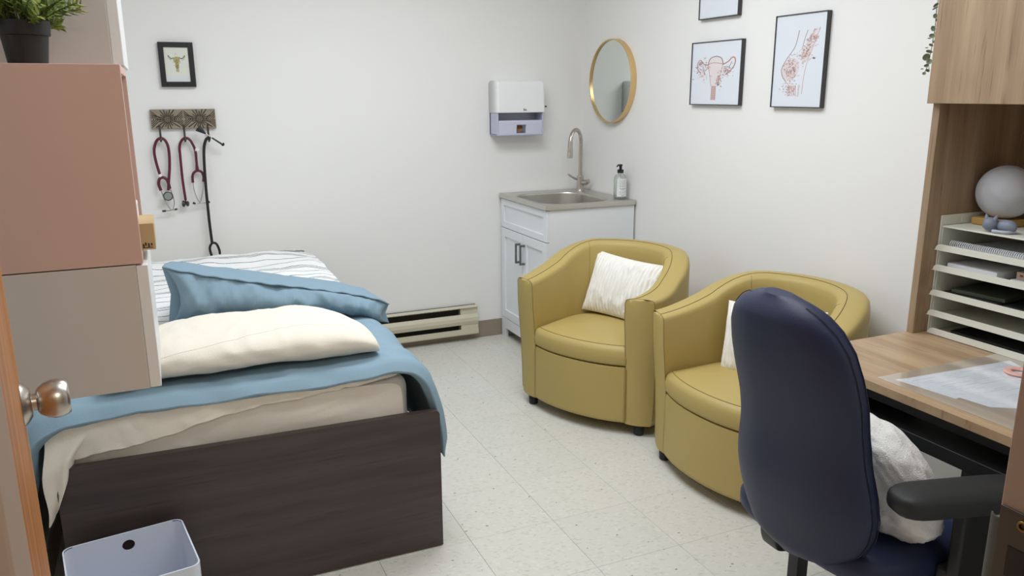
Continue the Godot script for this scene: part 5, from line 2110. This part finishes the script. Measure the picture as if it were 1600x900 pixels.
	g.lathe([Vector2(0, -0.019), Vector2(0.011, -0.0165), Vector2(0.0175, -0.009), Vector2(0.0195, 0), Vector2(0.0175, 0.010), Vector2(0.011, 0.0165), Vector2(0, 0.0185)], 24, Transform3D(Basis(), Vector3(-0.012, 0.021, -0.016)))
	for sgn in [-1.0, 1.0]:
		g.lathe([Vector2(0.0075, -0.004), Vector2(0.0055, 0.004), Vector2(0.0, 0.014)], 10, Transform3D(Basis(Vector3.RIGHT, sgn * 0.35), Vector3(-0.012, 0.035, -0.016 + sgn * 0.012)))
	part(ct, "head", g, M.cat_grey)
	g = G.new()
	var br := []
	for q in [[-0.010, 0.004], [-0.004, 0.014], [0.008, 0.018], [0.026, 0.0185], [0.040, 0.014], [0.047, 0.004]]:
		var r := PackedVector3Array()
		for j in 18:
			var a := TAU * j / 18
			r.append(Vector3(0.004 + q[1] * 0.95 * cos(a), maxf(0.0175 + q[1] * sin(a), 0.0), q[0]))
		br.append(r)
	g.loft(br)
	part(ct, "body", g, M.cat_grey)
	g = G.new()
	g.tube(smooth_path([Vector3(0.008, 0.006, 0.04), Vector3(-0.012, 0.005, 0.034), Vector3(-0.022, 0.005, 0.012), Vector3(-0.024, 0.005, 0.0)], 4), 0.0045, 8)
	part(ct, "tail", g, M.cat_light)
	# papers under a clear desk mat
	var im := Image.create(256, 256, false, Image.FORMAT_RGB8)
	im.fill(rgb(240, 243, 250))
	for y in range(14, 246, 7):
		var x := 14.0
		while x < 236.0:
			var l := rng.randf_range(8, 40)
			if rng.randf() < 0.55:
				stroke(im, Vector2(x, y), Vector2(minf(x + l, 240), y), 0.8, Color(0.62, 0.65, 0.72, 0.65))
			x += l + 5
	var pm := printed("printed_page", im, 0.7)
	var sheets := [[Vector2(-0.728, 2.968), Vector2(-0.354, 2.985), Vector2(-0.50, 3.30), Vector2(-0.700, 3.178), 0.7408], [Vector2(-0.745, 2.962), Vector2(-0.70, 2.97), Vector2(-0.66, 3.10), Vector2(-0.724, 3.112), 0.7405]]
	var labs := ["large printed white sheet under the clear desk mat", "smaller white sheet under the edge of the large printed sheet"]
	for k in 2:
		var q = sheets[k]
		g = G.new()
		var y: float = q[4]
		var cs := []
		for j in 4:
			cs.append(Vector3(q[j].x, y, q[j].y))
		g.quad_uv(cs[0], cs[1], cs[2], cs[3], Vector3.UP)
		var lo := []
		for c: Vector3 in cs:
			lo.append(c - Vector3(0, 0.0003, 0))
		g.flat(lo, Vector3.DOWN)
		solo("paper_sheet", g, pm, labs[k], "paper", Vector3.ZERO)
	g = G.new()
	g.rspan(Vector3(-0.775, 0.7412, 2.935), Vector3(-0.335, 0.7424, 3.50), 0.0004)
	solo("desk_mat", g, M.clear_mat, "clear plastic mat covering papers on the oak desk", "desk mat")
	var rg := G.new()
	rg.lathe([Vector2(0.019, 0.0), Vector2(0.034, 0.0), Vector2(0.036, 0.003), Vector2(0.034, 0.006), Vector2(0.020, 0.006), Vector2(0.018, 0.003), Vector2(0.019, 0.0)], 36)
	solo("pink_ring", rg, M.ring_pink, "small pink ring-shaped coaster on the clear desk mat", "coaster", Vector3(-0.43, 0.7426, 3.062))

# ---------------------------------------------------------------- office chair
func table_at(tab: Array, v: float) -> float:
	for i in tab.size() - 1:
		if v <= tab[i + 1][0]:
			var q: float = (v - tab[i][0]) / (tab[i + 1][0] - tab[i][0])
			return lerpf(tab[i][1], tab[i + 1][1], q)
	return tab[-1][1]

func office_chair() -> void:
	var org := Vector3(-0.915, 0, 3.055)
	var t := thing("office_chair", "navy blue vinyl task chair with black arms, turned to the desk", "chair", org)
	# local: the sitter looks along +x
	var wt := [[0.0, 0.035], [0.012, 0.072], [0.035, 0.110], [0.07, 0.143], [0.12, 0.172], [0.19, 0.194], [0.27, 0.203], [0.35, 0.198], [0.46, 0.183], [0.57, 0.180], [0.68, 0.184], [0.77, 0.180], [0.85, 0.169], [0.91, 0.146], [0.955, 0.112], [0.985, 0.072], [1.0, 0.035]]
	var rings := []
	var nv := 44
	for i in nv + 1:
		var v := 0.5 - 0.5 * cos(PI * i / nv)
		v = lerpf(v, i / float(nv), 0.5)
		var w := table_at(wt, v)
		var y := lerpf(0.425, 1.036, v)
		var x := lerpf(-0.205, -0.292, v) + 0.018 * sin(v * PI * 1.6) - 0.02 * exp(-pow((v - 0.28) / 0.2, 2.0))
		var th := 0.036 * pow(clampf(minf(v, 1.0 - v) / 0.06, 0.12, 1.0), 0.5)
		var ring := PackedVector3Array()
		for j in 48:
			var a := TAU * j / 48
			var cz := signf(cos(a)) * pow(absf(cos(a)), 0.62)
			var cx := signf(sin(a)) * pow(absf(sin(a)), 0.75)
			var z := cz * w
			var hug := 0.030 * pow(absf(z) / 0.19, 2.0)
			var belly := -0.010 * (1.0 - cz * cz) if cx < 0.0 else 0.0
			ring.append(Vector3(x + hug + cx * th + belly, y + 0.18 * cx * th, z))
		rings.append(ring)
	var g := G.new()
	g.loft(rings)
	var br := part(t, "backrest", g, M.navy_vinyl)
	# welt round the rim, two rows
	for off in [-0.010, 0.008]:
		g = G.new()
		var line := []
		for sd in [1.0, -1.0]:
			var ks := range(0, nv + 1) if sd > 0 else range(nv, -1, -1)
			for k in ks:
				if k > nv - 2:
					continue
				var idx := 0 if sd > 0 else 24
				var p: Vector3 = rings[k][idx]
				line.append(p + Vector3(off, 0, 0) + Vector3(0, 0, 0.0004 * sd))
		line.append(line[0])
		g.tube(line, 0.0010, 5, false)
		part(br, "seam", g, M.navy_seam)
	# seat pad
	g = G.new()
	var sr := []
	for q in [[0.035, 0.425], [0.010, 0.430], [0.0, 0.445], [0.0, 0.470], [0.010, 0.486], [0.03, 0.494], [0.08, 0.497], [0.20, 0.492]]:
		var ring := PackedVector3Array()
		for j in 48:
			var a := TAU * j / 48
			var cx := signf(cos(a)) * pow(absf(cos(a)), 0.5)
			var cz := signf(sin(a)) * pow(absf(sin(a)), 0.5)
			ring.append(Vector3(0.012 + cx * (0.238 - q[0]), q[1] - (0.02 * smoothstep(0.5, 1.0, cx)), cz * (0.235 - q[0]) - 0.012))
		sr.append(ring)
	g.loft(sr)
	part(t, "seat", g, M.navy_vinyl)
	g = G.new()
	g.rspan(Vector3(-0.16, 0.395, -0.09), Vector3(0.12, 0.426, 0.09), 0.008, 2)
	part(t, "mechanism", g, M.black_plastic)
	# bar that carries the backrest
	g = G.new()
	var jb := smooth_path([Vector3(-0.10, 0.405, -0.045), Vector3(-0.20, 0.402, -0.055), Vector3(-0.225, 0.42, -0.055), Vector3(-0.232, 0.47, -0.052), Vector3(-0.226, 0.53, -0.045), Vector3(-0.214, 0.60, -0.035)], 5)
	var rr := []
	for k in jb.size():
		var d: Vector3 = (jb[mini(k + 1, jb.size() - 1)] - jb[maxi(k - 1, 0)]).normalized()
		var s := Vector3(0, 0, 1)
		var u := d.cross(s).normalized()
		var ring := PackedVector3Array()
		for j in 16:
			var a := TAU * j / 16
			ring.append(jb[k] + s * signf(cos(a)) * pow(absf(cos(a)), 0.4) * 0.026 + u * signf(sin(a)) * pow(absf(sin(a)), 0.4) * 0.007)
		rr.append(ring)
	g.loft(rr)
	part(t, "back_bar", g, M.black_plastic)
	# arms
	for sd in [1.0, -1.0]:
		var z: float = 0.262 * sd
		g = G.new()
		var ar := []
		for k in 21:
			var q := 0.5 - 0.5 * cos(PI * k / 20.0)
			var x := lerpf(-0.215 if sd > 0 else -0.13, 0.075 if sd > 0 else 0.14, q)
			var e := pow(maxf(1.0 - pow(absf(q * 2.0 - 1.0), 7.0), 0.0), 0.5)
			var ring := PackedVector3Array()
			for j in 24:
				var a := TAU * j / 24
				ring.append(Vector3(x, 0.662 + signf(sin(a)) * pow(absf(sin(a)), 0.6) * 0.027 * (0.3 + 0.7 * e) + 0.006 * q, z + signf(cos(a)) * pow(absf(cos(a)), 0.6) * 0.048 * (0.15 + 0.85 * e)))
			ar.append(ring)
		g.loft(ar)
		var pad := part(t, "arm_pad", g, M.black_soft)
		if sd > 0:
			# the pad is swivelled outwards
			var pv := Vector3(0.0, 0.0, z)
			pad.transform = Transform3D(Basis(), pv) * Transform3D(Basis(Vector3.UP, deg_to_rad(-17.0)), Vector3(0.01, -0.012, 0.030)) * Transform3D(Basis(), -pv)
		g = G.new()
		g.rspan(Vector3(-0.04, 0.46, z - 0.014), Vector3(0.045, 0.645, z + 0.014), 0.006, 2)
		g.rspan(Vector3(-0.035, 0.385, z * 0.9 - 0.012), Vector3(0.04, 0.47, z + 0.014 * sd), 0.005, 2)
		g.rspan(Vector3(-0.035, 0.392, 0.05 * sd), Vector3(0.04, 0.412, z), 0.004)
		part(t, "arm_post", g, M.black_plastic)
	# column, star base, casters
	g = G.new()
	g.lathe([Vector2(0.0, 0.06), Vector2(0.026, 0.06), Vector2(0.026, 0.22), Vector2(0.026, 0.22), Vector2(0.014, 0.225), Vector2(0.014, 0.40)], 20)
	part(t, "gas_column", g, M.black_plastic)
	for k in 5:
		var a := TAU * k / 5 + 0.3
		var d := Vector3(cos(a), 0, sin(a))
		g = G.new()
		g.tube([d * 0.02 + Vector3(0, 0.105, 0), d * 0.15 + Vector3(0, 0.095, 0), d * 0.29 + Vector3(0, 0.075, 0)], [0.026, 0.021, 0.015], 10)
		var leg := part(t, "base_leg", g, M.black_plastic)
		g = G.new()
		var ax := d.cross(Vector3.UP)
		for s in [-1.0, 1.0]:
			g.lathe([Vector2(0.0, -0.008), Vector2(0.022, -0.008), Vector2(0.026, -0.004), Vector2(0.026, 0.004), Vector2(0.022, 0.008), Vector2(0.0, 0.008)], 18, Transform3D(Basis(d, ax, d.cross(ax)), d * 0.285 + Vector3(0, 0.026, 0) + ax * 0.013 * s))
		g.tube([d * 0.285 + Vector3(0, 0.03, 0), d * 0.285 + Vector3(0, 0.075, 0)], 0.006, 8)
		part(leg, "caster", g, M.black_plastic)
	# fluffy white cushion on the seat
	var f := thing("fluffy_cushion", "fluffy white plush cushion on the seat of the navy task chair", "cushion", org + Vector3(-0.07, 0.487, 0.040))
	g = G.new()
	var fr := []
	for i in 65:
		var a := PI * i / 64.0
		var r := PackedVector3Array()
		for j in 110:
			var b := TAU * j / 110
			var d := Vector3(sin(a) * cos(b), cos(a), sin(a) * sin(b))
			var e := Vector3(signf(d.x) * pow(absf(d.x), 0.8), signf(d.y) * pow(absf(d.y), 0.72), signf(d.z) * pow(absf(d.z), 0.72))
			var p := Vector3(e.x * 0.080, 0.136 + e.y * 0.134, e.z * 0.178)
			p += d * (0.009 * noise.get_noise_3dv(d * 2.0) + 0.002 * noise.get_noise_3dv(d * 7.0))
			p += d * 0.0014 * noise.get_noise_3dv(d * 30.0)
			p.x -= 0.28 * (p.y - 0.13)
			p.z -= 0.28 * (p.y - 0.13)
			p.y = maxf(p.y, 0.006)
			r.append(p)
		fr.append(r)
	g.grid(fr, true)
	part(f, "body", g, M.white_fur)

# ---------------------------------------------------------------- waste bin
func waste_bin() -> void:
	var t := thing("waste_bin", "white square waste bin with a round finger hole beside the dark bed end", "bin", Vector3(-2.519, 0, 2.248), deg_to_rad(8.4))
	var hx := 0.145
	var hz := 0.132
	var H := 0.300
	var r := 0.024
	var cut := hx - r
	var outline := func(ins: float) -> PackedVector2Array:
		# from the back wall's right end, round the front, to its left end
		var o := PackedVector2Array()
		for q in [[1, -1, -PI / 2], [1, 1, 0.0], [-1, 1, PI / 2], [-1, -1, PI]]:
			for k in 8:
				var a: float = q[2] + k / 7.0 * PI / 2
				o.append(Vector2(q[0] * (hx - r) + (r - ins) * cos(a), q[1] * (hz - r) + (r - ins) * sin(a)))
		return o
	var oo: PackedVector2Array = outline.call(0.0)
	var oi: PackedVector2Array = outline.call(0.004)
	var g := G.new()
	var rows := []
	for q in [[0, 0.0], [0, 0.296], [0, 0.2995], [1, 0.2995], [1, 0.296], [1, 0.005]]:
		var row := PackedVector3Array()
		for k in oo.size():
			var p: Vector2 = oo[k] if q[0] == 0 else oi[k]
			row.append(Vector3(p.x, q[1], p.y))
		rows.append(row)
	var w0 := g.v.size()
	g.grid([rows[0], rows[1], rows[2]], false, true)
	g.grid([rows[4], rows[5]], false, true)
	for k in range(w0 + 3 * oo.size(), g.n.size()):
		g.n[k] = -g.n[k]
	g.grid([rows[2], rows[3], rows[4]], false, false)
	for k in range(g.v.size() - 3 * oo.size(), g.n.size()):
		g.n[k] = Vector3.UP
	# back wall with the hole
	var hc := Vector2(0.008, 0.262)
	var hr := 0.0155
	for s in 2:
		var z := -hz if s == 0 else -hz + 0.004
		var circ := PackedVector3Array()
		var rect := PackedVector3Array()
		for k in 48:
			var a := TAU * k / 48
			var d := Vector2(cos(a), sin(a))
			circ.append(Vector3(hc.x + d.x * hr, hc.y + d.y * hr, z))
			var tx := (cut - hc.x) / d.x if d.x > 1e-6 else ((-cut - hc.x) / d.x if d.x < -1e-6 else 1e9)
			var ty := (0.2995 - hc.y) / d.y if d.y > 1e-6 else ((-hc.y) / d.y if d.y < -1e-6 else 1e9)
			var q := minf(tx, ty)
			rect.append(Vector3(hc.x + d.x * q, hc.y + d.y * q, z))
		# snap the nearest ray to each corner
		for c in [Vector3(cut, 0.2995, z), Vector3(-cut, 0.2995, z), Vector3(cut, 0.0, z), Vector3(-cut, 0.0, z)]:
			var best := 0
			for k in 48:
				if rect[k].distance_to(c) < rect[best].distance_to(c):
					best = k
			rect[best] = c
		var st := g.v.size()
		g.grid([circ, rect], true, false)
		for k in range(st, g.n.size()):
			g.n[k] = Vector3(0, 0, -1 if s == 0 else 1)
	var ra := PackedVector3Array()
	var rb := PackedVector3Array()
	for k in 24:
		var a := TAU * k / 24
		ra.append(Vector3(hc.x + cos(a) * hr, hc.y + sin(a) * hr, -hz))
		rb.append(Vector3(hc.x + cos(a) * hr, hc.y + sin(a) * hr, -hz + 0.004))
	g.grid([ra, rb], true, true, false)
	g.flat([Vector3(-cut, 0.2995, -hz), Vector3(cut, 0.2995, -hz), Vector3(cut, 0.2995, -hz + 0.004), Vector3(-cut, 0.2995, -hz + 0.004)], Vector3.UP)
	var old := g.ix
	g.ix = PackedInt32Array()
	for q in range(0, old.size(), 3):
		g.tri(old[q], old[q + 1], old[q + 2])
	part(t, "wall", g, M.bin_white)
	g = G.new()
	var bot := []
	for p in oi:
		bot.append(Vector3(p.x, 0.001, p.y))
	var bt := []
	for p in oi:
		bt.append(Vector3(p.x, 0.005, p.y))
	g.fan(bot, Vector3.DOWN)
	g.fan(bt, Vector3.UP)
	part(t, "bottom", g, M.bin_white)
